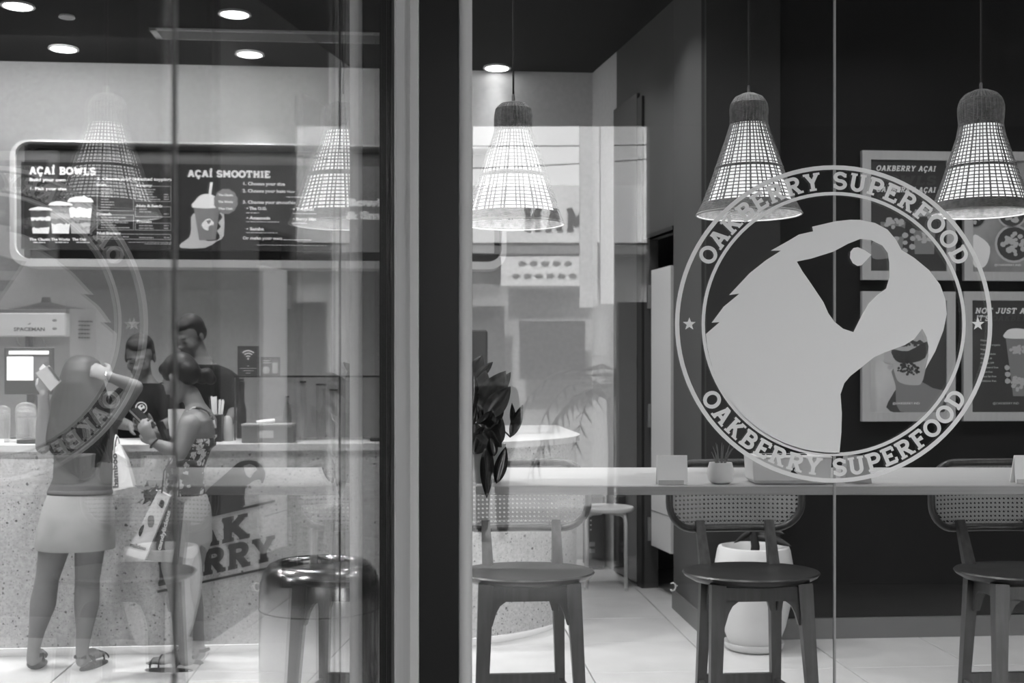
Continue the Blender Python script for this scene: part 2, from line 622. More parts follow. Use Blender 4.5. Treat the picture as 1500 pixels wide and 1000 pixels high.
def smooth_loop(pts, closed=True, n=4):
    """Catmull-Rom through points"""
    out = []; L = len(pts)
    for i in range(L if closed else L - 1):
        p0 = pts[(i - 1) % L] if closed or i > 0 else pts[0]
        p1 = pts[i]; p2 = pts[(i + 1) % L]
        p3 = pts[(i + 2) % L] if closed or i + 2 < L else pts[-1]
        for k in range(n):
            t = k / n
            out.append(tuple(.5 * ((2 * p1[j]) + (-p0[j] + p2[j]) * t + (2 * p0[j] - 5 * p1[j] + 4 * p2[j] - p3[j]) * t * t + (-p0[j] + 3 * p1[j] - 3 * p2[j] + p3[j]) * t ** 3) for j in range(2)))
    if not closed: out.append(tuple(pts[-1]))
    return out
# ------------------------------------------------------------------ lights of the room
CEIL = 3.9
def lamp(name, kind, loc, energy, size=.2, rot=(0, 0, 0), spread=None, blend=None, shape='DISK', sy=None):
    d = bpy.data.lights.new(name, kind)
    d.energy = energy
    if kind == 'AREA':
        d.shape = shape; d.size = size
        if sy: d.size_y = sy
        if spread: d.spread = radians(spread)
    else:
        d.shadow_soft_size = size
        if kind == 'SPOT':
            d.spot_size = radians(spread or 100); d.spot_blend = blend or .6
    o = bpy.data.objects.new(name, d)
    COL.objects.link(o)
    o.location = loc; o.rotation_euler = rot
    return o

DOWN = [('a', onlevel(26, 7, CEIL)), ('b', onlevel(93, 70, CEIL)), ('c', onlevel(344, 19, CEIL)), ('d', onlevel(366, 78, CEIL)), ('e', onlevel(728, 98, CEIL))]
P_DOWN = 34
for k, p in DOWN:
    lamp('downlight_and_fill', 'AREA', (p.x, p.y, CEIL - .03), P_DOWN * (.03 if k == 'e' else .35), .16, spread=75)
# unseen downlights added above and beside the frame for general light
for (x, y) in ((-4.2, 5.0), (-2.4, 5.0), (-.9, 5.0), (-3.4, 6.4), (-1.2, 6.4), (.8, 6.0), (-4.2, 2.6), (-1.9, 2.6), (2.6, 5.4), (4.4, 5.4), (1.0, 4.3)):
    p = R2W(x, y)
    lamp('downlight_and_fill', 'AREA', (p.x, p.y, CEIL - .03), P_DOWN * (1.5 if x < 0 else .5), .16, spread=130)

# added unseen fill strip brightening the back wall, and two added fills deeper in
p = R2W(-2.9, 8.72)
lamp('wall_fill', 'AREA', (p.x, p.y, CEIL - .02), 62, 6.2, rot=(radians(22), 0, TH), shape='RECTANGLE', sy=.12)
for (x, y, e_) in ((.9, 8.2, 7), (1.0, 7.2, 14)):
    p = R2W(x, y); lamp('downlight_and_fill', 'AREA', (p.x, p.y, CEIL - .03), e_, .16, spread=120)

# ------------------------------------------------------------------ structure
M_wall = mat('pale_plaster', .46, .85, noise=.05, scale=30)
M_ceil = mat('dark_ceiling', .012, .9, spec=.2)
M_dark = mat('black_painted_wall', .0075, .8, noise=.1, scale=3, spec=.25)
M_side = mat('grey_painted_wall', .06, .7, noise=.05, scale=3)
M_skirt = mat('grey_skirting', .11, .5)
M_tile = mat('stone_tile', .50, .35, noise=.07, scale=5, bump=.02)
M_grout = mat('grout', .12, .9)
M_frame_l = mat('brushed_light_frame', .6, .45, noise=.04, scale=40, stretch=(1, 1, .02))
M_black = mat('black_frame', .008, .45, spec=.3)

fl = MB(ROOM).box((-6.5, -2.2, -.2), (8, 9.8, -.012)).build('floor', M_grout)
struct(fl)
tb = MB().cbox((0, 0, -.01), (.651, .651, .02), bev=.002)
tproto = tb.build('tile', M_tile, fl, local=True)
first = True
for i in range(-8, 11):
    for j in range(-10, 7):
        xr = .857 + .657 * (i + .5); yr = 5.91 + .655 * (j + .5)
        if yr > 9.75 or yr < -1.8: continue
        p = R2W(xr, yr)
        if p.x > -.35 and p.y < 3.35: continue
        o = tproto if first else tproto.copy()
        if not first: COL.objects.link(o)
        first = False
        o.parent = fl
        o.location = (p.x, p.y, random.uniform(-.0008, .0008)); o.rotation_euler = (0, 0, TH)

ce = MB(ROOM).box((-6.5, -2.2, CEIL), (8, 9.8, CEIL + .2)).build('ceiling', M_ceil); struct(ce)
# back wall of the counter room
wb = MB(ROOM).box((-6.5, 9.5, 0), (1.60, 9.75, CEIL)).build('wall_back', M_wall); struct(wb)
wl = MB(ROOM).box((-6.7, -2.2, 0), (-6.5, 9.75, CEIL)).build('wall_left', M_wall); struct(wl)
wf = MB().box((-6.9, -1.7, 0), (-.36, -1.5, CEIL)).build('wall_front', M_dark); struct(wf)
# dark wall behind the stools
wr = MB(ROOM).box((1.63, 6.58, 0), (8, 6.78, CEIL)).build('wall_rear', M_dark); struct(wr)
wr2 = MB(ROOM).box((7.8, -2.2, 0), (8, 6.58, CEIL)).build('wall_right', M_dark); struct(wr2)
bs = MB(ROOM).box((1.61, 6.562, 0), (7.8, 6.58, .115)).box((1.612, 6.562, 0), (1.63, 7.50, .115)).build('baseboard_rear', M_skirt); struct(bs)
# side wall: the flank of the dark wall, a doorway, and a slanting pale piece at the back
def seg(mb, a, b, z0, z1, th=.1):
    (ax, ay), (bx, by) = a, b
    dx, dy = bx - ax, by - ay; L = math.hypot(dx, dy); nx, ny = -dy / L * th, dx / L * th
    ps = [(ax, ay), (bx, by), (bx + nx, by + ny), (ax + nx, ay + ny)]
    vs = [V((x, y, z)) for z in (z0, z1) for x, y in ps]
    mb.add(vs, [(3, 2, 1, 0), (4, 5, 6, 7), (0, 1, 5, 4), (1, 2, 6, 5), (2, 3, 7, 6), (3, 0, 4, 7)])
    return mb
sw = MB(ROOM)
seg(sw, (1.485, 8.86), (1.57, 8.20), 0, CEIL)
seg(sw, (1.57, 8.20), (1.645, 7.60), 2.42, CEIL)
seg(sw, (1.645, 7.60), (1.63, 6.60), 0, CEIL)
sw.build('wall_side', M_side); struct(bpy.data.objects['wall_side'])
sp_ = MB(ROOM); seg(sp_, (1.39, 9.56), (1.485, 8.86), 0, CEIL); sp_.build('wall_side_pale', M_wall); struct(bpy.data.objects['wall_side_pale'])
# corner return, slightly darker than the flank
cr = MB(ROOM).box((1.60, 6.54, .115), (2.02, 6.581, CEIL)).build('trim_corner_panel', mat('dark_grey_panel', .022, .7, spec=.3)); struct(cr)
# passage behind the doorway
pb = MB(ROOM); pb.box((1.56, 9.0, 0), (3.3, 9.8, CEIL)); pb.box((3.2, 6.78, 0), (3.3, 9.0, CEIL)); pb.build('wall_passage', mat('passage_wall', .3, .8)); struct(bpy.data.objects['wall_passage'])

# door leaf standing in the doorway (pale), with edge plate
def door_panel():
    p0 = onwall(954, 400, 8.12); p1 = onwall(982.5, 400, 7.72)
    a = (p0.x, 8.12); b = (p1.x, 7.72)
    mb = MB(ROOM); seg(mb, a, b, .31, 2.20, .045)
    o = mb.build('door_1', mat('pale_door', .52, .6)); struct(o)
    for z in (.42, 1.2, 2.02):
        h = MB(ROOM); h.cbox((a[0] - .012, a[1] + .02, z), (.02, .03, .16)); h.build('hinge', mat('dull_steel', .3, .35, 1), o)
    # recessed line across the lower leaf
    g = MB(ROOM); seg(g, (a[0] - .002, a[1]), (b[0] - .002, b[1]), .55, .556, .01); g.build('panel_joint', mat('joint_grey', .2, .8), o)
door_panel()
st = MB(ROOM); seg(st, (1.535, 8.29), (1.55, 8.20), 0, 3.42, .06); st.build('trim_door_post', mat('near_black', .012, .6)); struct(bpy.data.objects['trim_door_post'])
dk = MB(ROOM); seg(dk, (1.562, 8.20), (1.637, 7.60), 2.42, 2.445, .05); dk.build('trim_door_head', mat('near_black', .012, .6)); struct(bpy.data.objects['trim_door_head'])
wpn = MB(ROOM); seg(wpn, (1.462, 8.86), (1.532, 8.29), .02, 3.46, .02)
wpo = wpn.build('wood_panel', mat('polished_dark_wood', .035, .12, noise=.6, scale=6, stretch=(4, 4, .35), spec=.8))
origin_to(wpo, R2W(1.5, 8.6)); tag(wpo, 'tall polished dark wood wall panel beside the doorway', 'panel')

# ------------------------------------------------------------------ shop front
GX0, GX1 = -.12, .946
GY = 3.5
GZ = 3.2
Mg = glass_mat('shop_glass')
# black corner pillar with pale metal edge strips
pl = MB().box((-.268, 3.46, 0), (-.155, 3.62, GZ)).build('pillar_corner', M_black); struct(pl)
e1 = MB().tube([(-.137, 3.475, 0), (-.137, 3.475, GZ)], .021, 16).box((-.157, 3.47, 0), (-.118, 3.53, GZ)).build('trim_window_edge', M_frame_l, None, True, sharp=40); struct(e1)
e2 = MB().box((-.312, 3.44, 0), (-.269, 3.475, GZ)).build('trim_corner_strip', M_frame_l); struct(e2)
e3 = MB().box((-.312, 3.02, 0), (-.293, 3.435, GZ)).build('trim_side_strip', M_frame_l); struct(e3)
e4 = MB().box((-.325, 2.93, 0), (-.297, 3.015, GZ)).build('trim_black_stile', M_black); struct(e4)
# front window, two panes and a silicone joint
wn = MB().box((-.12, 3.49, GZ - .03), (5.9, 3.53, GZ)).box((-.12, 3.49, .0), (5.9, 3.53, .03)).build('window_front', M_black); struct(wn)
MB().box((GX0, GY, .03), (GX1 - .0028, GY + .010, GZ - .03)).build('glass_pane', Mg, wn)
MB().box((GX1 + .0028, GY, .03), (2.02, GY + .010, GZ - .03)).build('glass_pane', Mg, wn)
MB().box((2.03, GY, .03), (5.9, GY + .010, GZ - .03)).build('glass_pane', Mg, wn)
jb = MB()
jb.box((GX1 - .0028, GY - .0008, .03), (GX1 + .0028, GY + .0108, GZ - .03))
jb.build('silicone_joint', mat('silicone', .35, .3), wn)
# side window along the recess: three panes
ws = MB().box((-.32, -1.5, GZ - .03), (-.29, 2.93, GZ)).box((-.32, -1.5, 0), (-.29, 2.93, .03)).build('window_side', M_black); struct(ws)
for a, b in ((2.052, 2.93), (1.048, 2.048), (.02, 1.044), (-1.5, .016)):
    MB().box((-.300, a, .03), (-.294, b, GZ - .03)).build('glass_pane', Mg, ws)
for y, mt in ((2.05, mat('dark_silicone', .03, .4)), (1.046, mat('grey_silicone', .22, .3))):
    MB().box((-.2972, y - .002, .03), (-.2938, y + .002, GZ - .03)).build('silicone_joint', mt, ws)
# bulkhead over the shop front and awning over the recess
bh = MB().box((-.33, 3.44, GZ), (6.0, 3.60, CEIL + .2)).box((-.33, -1.5, GZ), (-.28, 3.44, CEIL + .2)).build('trim_bulkhead', M_black); struct(bh)
aw = MB().box((-.28, -1.5, 3.25), (6, 3.44, 3.4)).build('ceiling_awning', mat('awning_underside', .05, .8)); struct(aw)

hk = R2W(1.60, 7.33); 
hx, hy = hk.x - .02, hk.y
q = MB(); q.tube([(hx + dx_, hy, .165 + dz_) for dx_, dz_ in ((-.012, .02), (.004, .026), (.018, .016), (.02, -.002), (.012, -.02), (-.004, -.025), (-.014, -.016))], .005, 8); q.tube([(hx + .018, hy, .172), (hk.x + .012, hy + .004, .172)], .004, 6)
o = q.build('wall_hook', mat('hook_white', .8, .4), None, True); origin_to(o, (hk.x, hk.y, .14)); tag(o, 'tiny white hook low on the grey wall left of the big white planter', 'hook')
# ------------------------------------------------------------------ street seen in the glass
gr = MB().box((-14, -22, -.25), (14, 8, -.12)).box((-.28, -1.5, -.25), (9, 3.44, -.01)).build('ground', mat('street_paving', .34, .8, noise=.15, scale=4)); struct(gr)
rw = MB().box((.98, -1.7, 0), (4.0, -1.5, 3.4)).box((.76, -1.7, 0), (.98, -1.5, 2.0)).build('wall_dark_blocker', mat('blocker_dark', .02, .7)); struct(rw)  # unseen dark wall, added and shaped to keep the window reflection dark
cl = MB().box((.80, -7.2, 2.26), (1.0, -7.0, 7.5)).build('pillar_street', mat('pale_render', .6, .7)); struct(cl)
cl = MB().box((1.04, -7.2, 2.3), (1.2, -7.0, 7.5)).build('pillar_street', mat('pale_render', .6, .7)); struct(cl)
# shop across the street: pale fascia with lettering, dark front, menu sheet
hs = empty('street_shop', (.5, -9.6, 0), 'pale shop across the street, seen reflected in the front window', 'building')
Mp = mat('pale_fascia', .8, .7)
MB().box((-5, -9.8, 3.27), (6, -9.3, 4.05)).build('fascia', Mp, hs)
MB().box((-5, -10.2, 0), (6, -9.8, 4.0)).build('front_wall', mat('street_shop_wall', .35, .8, noise=.3, scale=1.2), hs)
MB().box((-5, -12.5, 4.0), (-.6, -9.9, 4.3)).box((1.15, -12.5, 4.0), (6, -9.9, 7.0)).build('roof', mat('pale_roof', .6, .8), hs)
slab_letters('MAN', (1.02, -9.295, 3.42), (-1, 0, 0), (0, 0, 1), .32, mat('dark_letters', .02, .6), hs, .02, .26, .1, .18, width=.86)
MB().box((-5, -9.6, 3.12), (6, -9.35, 3.24)).build('awning_rail', mat('mid_grey', .2, .7), hs)
sh = MB().box((-.15, -9.33, 2.68), (.98, -9.29, 3.08)).build('menu_sheet', Mp, hs)
fd = MB()
for r_, n_ in ((0, 5), (1, 6)):
    for k in range(n_):
        fd.ell((.83 - .155 * k - (0.07 if r_ == 0 else 0), -9.285, 2.98 - .17 * r_), (.055, .006, .035))
fd.build('food_picture', mat('sheet_print', .15, .7), sh)
MB().box((-1.4, -9.34, .9), (-.1, -9.3, 2.4)).box((.1, -9.34, 1.4), (1.0, -9.3, 2.2)).build('window', mat('street_window', .05, .2), hs)
# overhead cables
for i, (z0, z1, zs) in enumerate(((4.55, 4.95, .1), (4.25, 4.3, .12), (4.95, 5.1, .25), (3.95, 4.4, .2), (5.15, 5.2, .3))):
    pts = []
    for k in range(21):
        t = k / 20
        pts.append((-4 + 9 * t, -7.4 - .15 * i, z0 + (z1 - z0) * t - zs * 4 * t * (1 - t) + .1))
    o = MB().tube(pts, .022 if i == 0 else .008, 5).build('overhead_cable', mat('cable_black', .02, .6))
    tag(o, ['thickest overhead street cable, reflected across the bright sky', 'thin overhead cable just above the street fascia', 'thin sagging cable high over the street', 'slack thin cable crossing low over the street shop roof', 'uppermost thin cable over the street'][i], 'cable', 'overhead cables')
# potted palm on the pavement, only seen as a reflection
pm = empty('potted_palm', (.85, -3.4, -.1), 'potted palm on the pavement, seen as a faint reflection in the window', 'plant')
MB().lathe((.85, -3.4, -.1), [(.16, 0), (.22, .4), (.24, .42), (.2, .42), (.18, .36)], 20).build('pot', mat('clay_pot', .2, .7), pm, True, sharp=40)
fr = MB()
random.seed(11)
for k in range(16):
    a = 2 * pi * k / 16 + random.uniform(-.2, .2); L = random.uniform(.6, 1.0); up = random.uniform(.5, 1.2)
    prev = None; pts = []
    for i in range(9):
        t = i / 8
        pts.append(V((.85 + cos(a) * L * t, -3.4 + sin(a) * L * t, 1.25 + up * t - 1.1 * t * t)))
    fr.tube(pts, .006, 4)
    for i in range(1, 9):
        p = pts[i]; d = (pts[i] - pts[i - 1]).normalized(); sd = d.cross(V((0, 0, 1))).normalized()
        for s_ in (-1, 1):
            q = p + sd * s_ * .22 * (1 - .5 * i / 8) + d * .12 - V((0, 0, .08))
            fr.add([p - d * .02, q, p + d * .03 + V((0, 0, .004))], [(0, 1, 2)])
fo = fr.build('fronds', mat('frond_green', .07, .6), pm); fo['kind'] = 'stuff'
MB().tube([(.85, -3.4, .25), (.87, -3.4, .8), (.85, -3.4, 1.27)], .03, 8).build('stem', mat('stem_brown', .1, .8), pm)

# ------------------------------------------------------------------ serving counter
Mt = terrazzo('counter_terrazzo')
def plan_counter(off, x0=-6.45, n=18):
    """front line of the counter in room coordinates, moved inward by off"""
    R = .9; cx, cy_ = 0.0, 7.4
    f = [(x0, 6.42 + off)]
    for k in range(n + 1):
        a = -pi / 2 + (pi / 2) * k / n
        f.append((cx + (R + .08 - off) * cos(a) * 1.0, cy_ + (R + .08 - off) * sin(a)))
    f.append((cx + R + .08 - off, 8.55))
    return f
def band(mb, off0, off1, z0, z1):
    a = plan_counter(off0); b = plan_counter(off1)
    n = len(a)
    vs = [V((x, y, z)) for z in (z0, z1) for pl_ in (a, b) for x, y in pl_]
    fs = []
    for i in range(n - 1):
        A0, A1, B0, B1 = i, i + 1, n + i, n + i + 1
        C0, C1, D0, D1 = 2 * n + i, 2 * n + i + 1, 3 * n + i, 3 * n + i + 1
        fs += [(A0, A1, C1, C0), (B1, B0, D0, D1), (C0, C1, D1, D0), (A1, A0, B0, B1)]
    fs += [(0, 2 * n, 3 * n, n), (n - 1, 2 * n - 1, 4 * n - 1, 3 * n - 1)]
    mb.add(vs, fs); return mb
ct = empty('serving_counter', R2W(-2.5, 6.7), 'pale speckled terrazzo serving counter with rounded end, lit along its foot', 'counter')
band(MB(ROOM), 0, .12, .06, 1.085).build('counter_front', Mt, ct, True, sharp=30)
band(MB(ROOM), .08, .5, 0, .06).build('plinth', mat('white_plinth', .7, .5), ct, True, sharp=30)
band(MB(ROOM), -.02, .62, 1.085, 1.12).build('countertop', mat('counter_slab', .6, .35, noise=.05, scale=50), ct, True, sharp=30)
band(MB(ROOM), .12, .55, .06, 1.085).build('counter_body', mat('counter_inner', .3, .7), ct, True, sharp=30)
band(MB(ROOM), .03, .06, .052, .0595).build('light_strip', mat('led_strip', .8, .5, emit=2.6), ct)

# bird emblem used on the counter, cups, shirts and window
PB = [(1034, 489), (1054, 471.7), (1042.5, 472.5), (1060, 449), (1083, 430), (1068, 432), (1098, 400), (1122, 381), (1143.8, 367), (1129, 367), (1155, 352.5), (1170, 343.5), (1191, 338.7), (1189.5, 332), (1224, 324), (1245, 321.8), (1260, 322), (1281.6, 326.5), (1299.6, 336), (1312, 350.6), (1320.5, 366), (1339, 377.6), (1360.8, 395.6), (1377, 417), (1384.5, 438), (1386.7, 460), (1381.7, 484), (1369.8, 514.4), (1355.4, 540.3), (1359.5, 521.6), (1360, 507), (1357, 492.8), (1350.7, 481), (1339, 496.4), (1324.8, 505.4), (1296, 516), (1279.8, 523.4), (1261.8, 537.8), (1245.6, 550.4), (1236.6, 561), (1231, 577.4), (1233, 604.4), (1232.3, 633), (1229.4, 664)]
LX, LY, LR = 1221.0, 474.4, 232.5
for k in range(1, 17):
    a0 = atan2(664 - LY, 1229.4 - LX); a1 = atan2(489 - LY, 1034 - LX)
    a = a0 + (a1 - a0) * k / 17
    rr = 190.5 + (188 - 190.5) * k / 17
    PB.append((LX + rr * cos(a), LY + rr * sin(a)))
PH = [(1167, 383), (1188, 378.7), (1220.4, 368.6), (1242, 357), (1260, 349.9), (1276.2, 351.7), (1292.4, 359.6), (1300.3, 370.4), (1302.5, 384.8), (1302.5, 406.4), (1297.8, 422.6), (1285.2, 431.6), (1272.6, 444.2), (1261.8, 462.2), (1249.9, 486.3), (1234.8, 481.3), (1222.2, 471.2), (1213.2, 458.6), (1206, 442.4), (1188, 415.4), (1175.4, 397.4)]
PE = [(1256.4, 362), (1266, 366), (1276.2, 373), (1269, 381.2), (1261.8, 388.5), (1256, 389.5), (1249.2, 385.5), (1244.9, 377.6), (1245.6, 368.6), (1250, 363.2)]
def logo_xy(pts, unit=1.0):
    return [((x - LX) / LR * unit, -(y - LY) / LR * unit) for x, y in pts]
BIRD = [logo_xy(PB), logo_xy(PH), logo_xy(PE)]

# counter sign: dark bird above two slanting words
Mdk = mat('dark_sign_metal', .03, .5)
cs = empty('counter_sign', R2W(-1.7, 6.4, .2), 'dark bird emblem over slanting block letters on the terrazzo counter front', 'sign')
yS = 6.418
def cw(px, py):
    p = onwall(px, py, yS); return p.x, p.z
def cplate(pxs, th=.006):
    m = MB(ROOM)
    m.plate([cw(*q) for q in pxs], (0, yS, 0), (1, 0, 0), (0, 0, 1), th)
    return m
bd = [(300, 754), (301, 722), (318, 705), (337, 688), (350, 677), (362, 674), (374, 675), (384, 682), (389, 695), (384, 708), (381, 702), (372, 704), (362, 711), (359, 718), (358, 728), (354, 744)]
hole = [(357, 682), (366, 679), (374, 682), (377, 688), (372, 692), (367, 700), (361, 696), (358, 690)]
m = MB(ROOM); put_fill(m, [smooth_loop([cw(*q) for q in bd], n=3), [cw(*q) for q in hole]], (0, yS - .004, 0), (1, 0, 0), (0, 0, 1), 1, .003)
m.build('bird', Mdk, cs)
def word(text, pa, pb, h, nm, mt, t=.25, ts=.17, gap=.06):
    a, b = V((cw(*pa)[0], 0, cw(*pa)[1])), V((cw(*pb)[0], 0, cw(*pb)[1]))
    U = (b - a); L = U.length; U.normalize(); Wv = V((0, 0, 1)) + V((-.12, 0, 0)); 
    slab_letters(text, a + V((0, yS, 0)), U, V((0, 0, 1)), h, mt, cs, .006, t, ts, gap, width=L, M=ROOM)
word('OAK', (232, 816), (366, 786), .127, 'letters', Mdk)
word('BERRY', (231, 857), (403, 819), .127, 'letters', Mdk)
for a, b in (((300, 759), (403, 735)), ((231, 868), (404, 831))):
    ax, az = cw(*a); bx, bz = cw(*b)
    m = MB(ROOM); m.plate([(ax, az), (bx, bz), (bx, bz + .012), (ax, az + .012)], (0, yS, 0), (1, 0, 0), (0, 0, 1), .006)
    m.build('rule', Mdk, cs)

# ------------------------------------------------------------------ ceiling fittings
Mem = mat('lit_diffuser', .9, .5, emit=9)
Mring = mat('white_ring', .6, .5)
names = {'a': 'lit round downlight at the far left edge of the ceiling', 'b': 'lit round downlight above the soft ice machine', 'c': 'lit round downlight in front of the long ceiling grille', 'd': 'lit round downlight between the grille and the back wall', 'e': 'round downlight beside the cord of the leftmost wicker pendant'}
for k, p in DOWN:
    t = empty('downlight', (p.x, p.y, CEIL), names[k], 'light', 'ceiling downlights')
    MB().lathe((p.x, p.y, CEIL - .012), [(.105, .014), (.11, 0), (.095, -.003), (.088, .004)], 28).build('trim_ring', Mring, t, True, sharp=40)
    MB().lathe((p.x, p.y, CEIL - .016), [(.088, .004), (.088, .001), (.02, 0)], 28).build('diffuser', Mem, t)
p = onlevel(98, 23, CEIL)
t = empty('speaker', (p.x, p.y, CEIL), 'small unlit grey ceiling disc between the two left downlights', 'speaker')
MB().lathe((p.x, p.y, CEIL - .014), [(.05, .014), (.05, .002), (.045, 0)], 24).build('cover', mat('grey_disc', .4, .6), t)
MB().ring((p.x, p.y, CEIL - .012), .05, .004).build('rim', Mring, t)
# long linear grille
q0 = onlevel(218, 40, CEIL)
r0 = V((q0.x * CT + q0.y * ST, -q0.x * ST + q0.y * CT, CEIL))
gv = empty('air_grille', q0, 'long pale framed air grille across the dark ceiling', 'vent')
LX0, LX1, LY0, LY1 = r0.x, r0.x + 1.75, r0.y, r0.y + .245
Mgf = mat('grille_frame', .6, .5)
fm = MB(ROOM)
for a, b in (((LX0, LY0), (LX1, LY0 + .028)), ((LX0, LY1 - .028), (LX1, LY1)), ((LX0, LY0), (LX0 + .05, LY1)), ((LX1 - .05, LY0), (LX1, LY1)), ((LX0 + .43, LY0), (LX0 + .46, LY1)), ((LX0 + .87, LY0), (LX0 + .90, LY1)), ((LX0 + 1.3, LY0), (LX0 + 1.33, LY1))):
    fm.box((a[0], a[1], CEIL - .015), (b[0], b[1], CEIL))
fm.build('frame', Mgf, gv)
for k in range(9):
    y = LY0 + .035 + k * .022
    MB(ROOM).box((LX0 + .05, y, CEIL - .02), (LX1 - .05, y + .006, CEIL - .002)).build('slat', mat('slat_grey', .3, .5), gv)

# ------------------------------------------------------------------ menu box on the back wall
YB = 9.22
def mb_(px, py): 
    p = onwall(px, py, YB); return p.x, p.z
x0, _ = mb_(14, 300); x1, _ = mb_(742, 300)
zt = mb_(300, 208.5)[1]; zb = mb_(300, 391.5)[1]
def rrect(x0, z0, x1, z1, r, n=6):
    o = []
    for cx, cz, a in ((x1 - r, z0 + r, -90), (x1 - r, z1 - r, 0), (x0 + r, z1 - r, 90), (x0 + r, z0 + r, 180)):
        for k in range(n + 1):
            t = radians(a + 90 * k / n); o.append((cx + r * cos(t), cz + r * sin(t)))
    return o
mbx = empty('menu_box', R2W((x0 + x1) / 2, 9.4, zb), 'long rounded wall box holding three menu screens above the counter', 'menu board')
m = MB(ROOM)
outer = rrect(x0, zb, x1, zt, .13); inner = rrect(x0 + .035, zb + .058, x1 - .035, zt - .012, .11)
vs, fs = fill([outer, inner], .14)
m.add([V((v.x, YB + .14 - v.z, v.y)) for v in vs], fs)
m.build('shell', mat('box_shell', .7, .6), mbx)
m = MB(ROOM); m.plate(inner, (0, YB + .27, 0), (1, 0, 0), (0, 0, 1), -.005); m.build('back_panel', mat('box_inside', .07, .7), mbx)
zst, zsb = mb_(270, 238.5)[1], mb_(270, 365.5)[1]
m = MB(ROOM); m.box((x0 + .09, YB + .06, zst), (x1 - .05, YB + .2, zst + .09)); m.build('ledge', mat('ledge_grey', .13, .6), mbx)
m = MB(ROOM); m.box((x0 + .035, YB + .05, zb + .06), (x0 + .09, YB + .2, zt - .03)); m.build('side_cheek', mat('cheek_grey', .35, .6), mbx)
YSC = YB + .05
def ms(px, py):
    p = onwall(px, py, YSC); return p.x, p.z
Msc = mat('screen_dark', .03, .35, emit=0.012)
Msc2 = mat('screen_grey', .16, .4, emit=.11)
Mtx = mat('screen_text', .8, .5, emit=.42)
Mtd = mat('screen_text_dim', .4, .5, emit=.2)
Mh1 = mat('screen_picture_mid', .2, .5, emit=.12)
Mh2 = mat('screen_picture_dark', .06, .5, emit=.05)
UX, UZ = (1, 0, 0), (0, 0, 1)
def scr(pa, pb, mt):
    xa, _ = ms(*pa); xb, _ = ms(*pb)
    o = MB(ROOM).box((xa, YSC, zsb), (xb, YSC + .04, zst)).build('screen', mt, mbx)
    return o
s1 = scr((31, 300), (260, 300), Msc); s2 = scr((262.5, 300), (498, 300), Msc); s3 = scr((500.5, 300), (724, 300), Msc2)
S = 9.3 / 1750
def T(mb, text, px, py, hpx, w=None, **k):
    """sans text whose capital height is hpx, baseline at px, py"""
    x, z = ms(px, py)
    put_type(mb, text, (x, YSC - .001, z), UX, UZ, hpx * S / .7, width=w * S if w else None, **k)
def TS(mb, text, px, py, hpx, wpx, **k):
    x, z = ms(px, py)
    slab_line(mb, text, (x, YSC - .001, z), UX, UZ, hpx * S, .001, width=wpx * S, **k)
def bars(mb, px, py, wpx, h=1.4):
    """unreadably small print: one broken line"""
    x, z = ms(px, py); x2 = x + wpx * S; q = x
    while q < x2 - .004:
        l = random.uniform(.012, .035); e = min(q + l, x2)
        mb.box((q, YSC - .0015, z), (e, YSC, z + h * S)); q = e + .005
def frame(mb, a, b, t=.7):
    xa, za = ms(*a); xb, zb_ = ms(*b); t *= S
    for u in (((xa, zb_), (xb, zb_ + t)), ((xa, za - t), (xb, za)), ((xa, zb_), (xa + t, za)), ((xb - t, zb_), (xb, za))):
        mb.box((u[0][0], YSC - .001, u[0][1]), (u[1][0], YSC, u[1][1]))
m = MB(ROOM)
TS(m, 'A\u00c7A\u00cd BOWLS', 43, 255, 10.5, 92, t=.26, ts=.13, gap=.06)
T(m, 'Build your own', 43, 265, 4.4, 50, bold=.001)
T(m, '1. Pick your size', 43, 278, 4, 50, bold=.001)
T(m, '2. Choose your unlimited toppings', 142, 263.5, 4.2, 105, bold=.001)
T(m, 'Fruit', 141, 272, 3.6, 14, bold=.001); T(m, 'Creamy', 200, 273, 3.6, 22, bold=.001)
T(m, 'Nuts & Seeds', 200, 303, 3.6, 36, bold=.001); T(m, 'Crunch', 141, 315, 3.4, 21, bold=.001)
T(m, 'Protein', 200, 326, 3.6, 21, bold=.001); T(m, 'Nut Butters', 142, 343, 3.8, 33, bold=.001)
for k, (s_, x_) in enumerate((('The Classic', 43), ('The Works', 75), ('The Oak', 106))):
    T(m, s_, x_, 352, 3.4, (29, 26, 20)[k], bold=.001); bars(m, x_ + 6, 355.5, 18, 1.2)
m.build('lettering', Mtx, s1)
m = MB(ROOM)
for k in range(9): bars(m, 148, 277 + k * 3.9, random.uniform(10, 20))
for k in range(5): bars(m, 148, 319 + k * 3.7, random.uniform(20, 44))
for k in range(5): bars(m, 204, 278 + k * 3.6, random.uniform(12, 30))
for k in range(2): bars(m, 204, 307 + k * 3.8, random.uniform(12, 18)); bars(m, 204, 331 + k * 3.8, 20)
for y in (285.5, 289, 292.5, 314, 331, 335): bars(m, 240, y, 7)
bars(m, 148, 347.5, 24); bars(m, 180, 347.5, 8); bars(m, 204, 348.5, 20); bars(m, 240, 348.5, 8); bars(m, 188, 355, 62, .8); bars(m, 212, 357.5, 38, .8)
frame(m, (142, 271), (196, 309)); frame(m, (198, 272), (251, 295.5)); frame(m, (198, 302), (251, 318)); frame(m, (142, 314), (196, 337)); frame(m, (198, 326), (251, 337.5)); frame(m, (142, 342), (251, 351))
m.build('small_print', Mtd, s1)
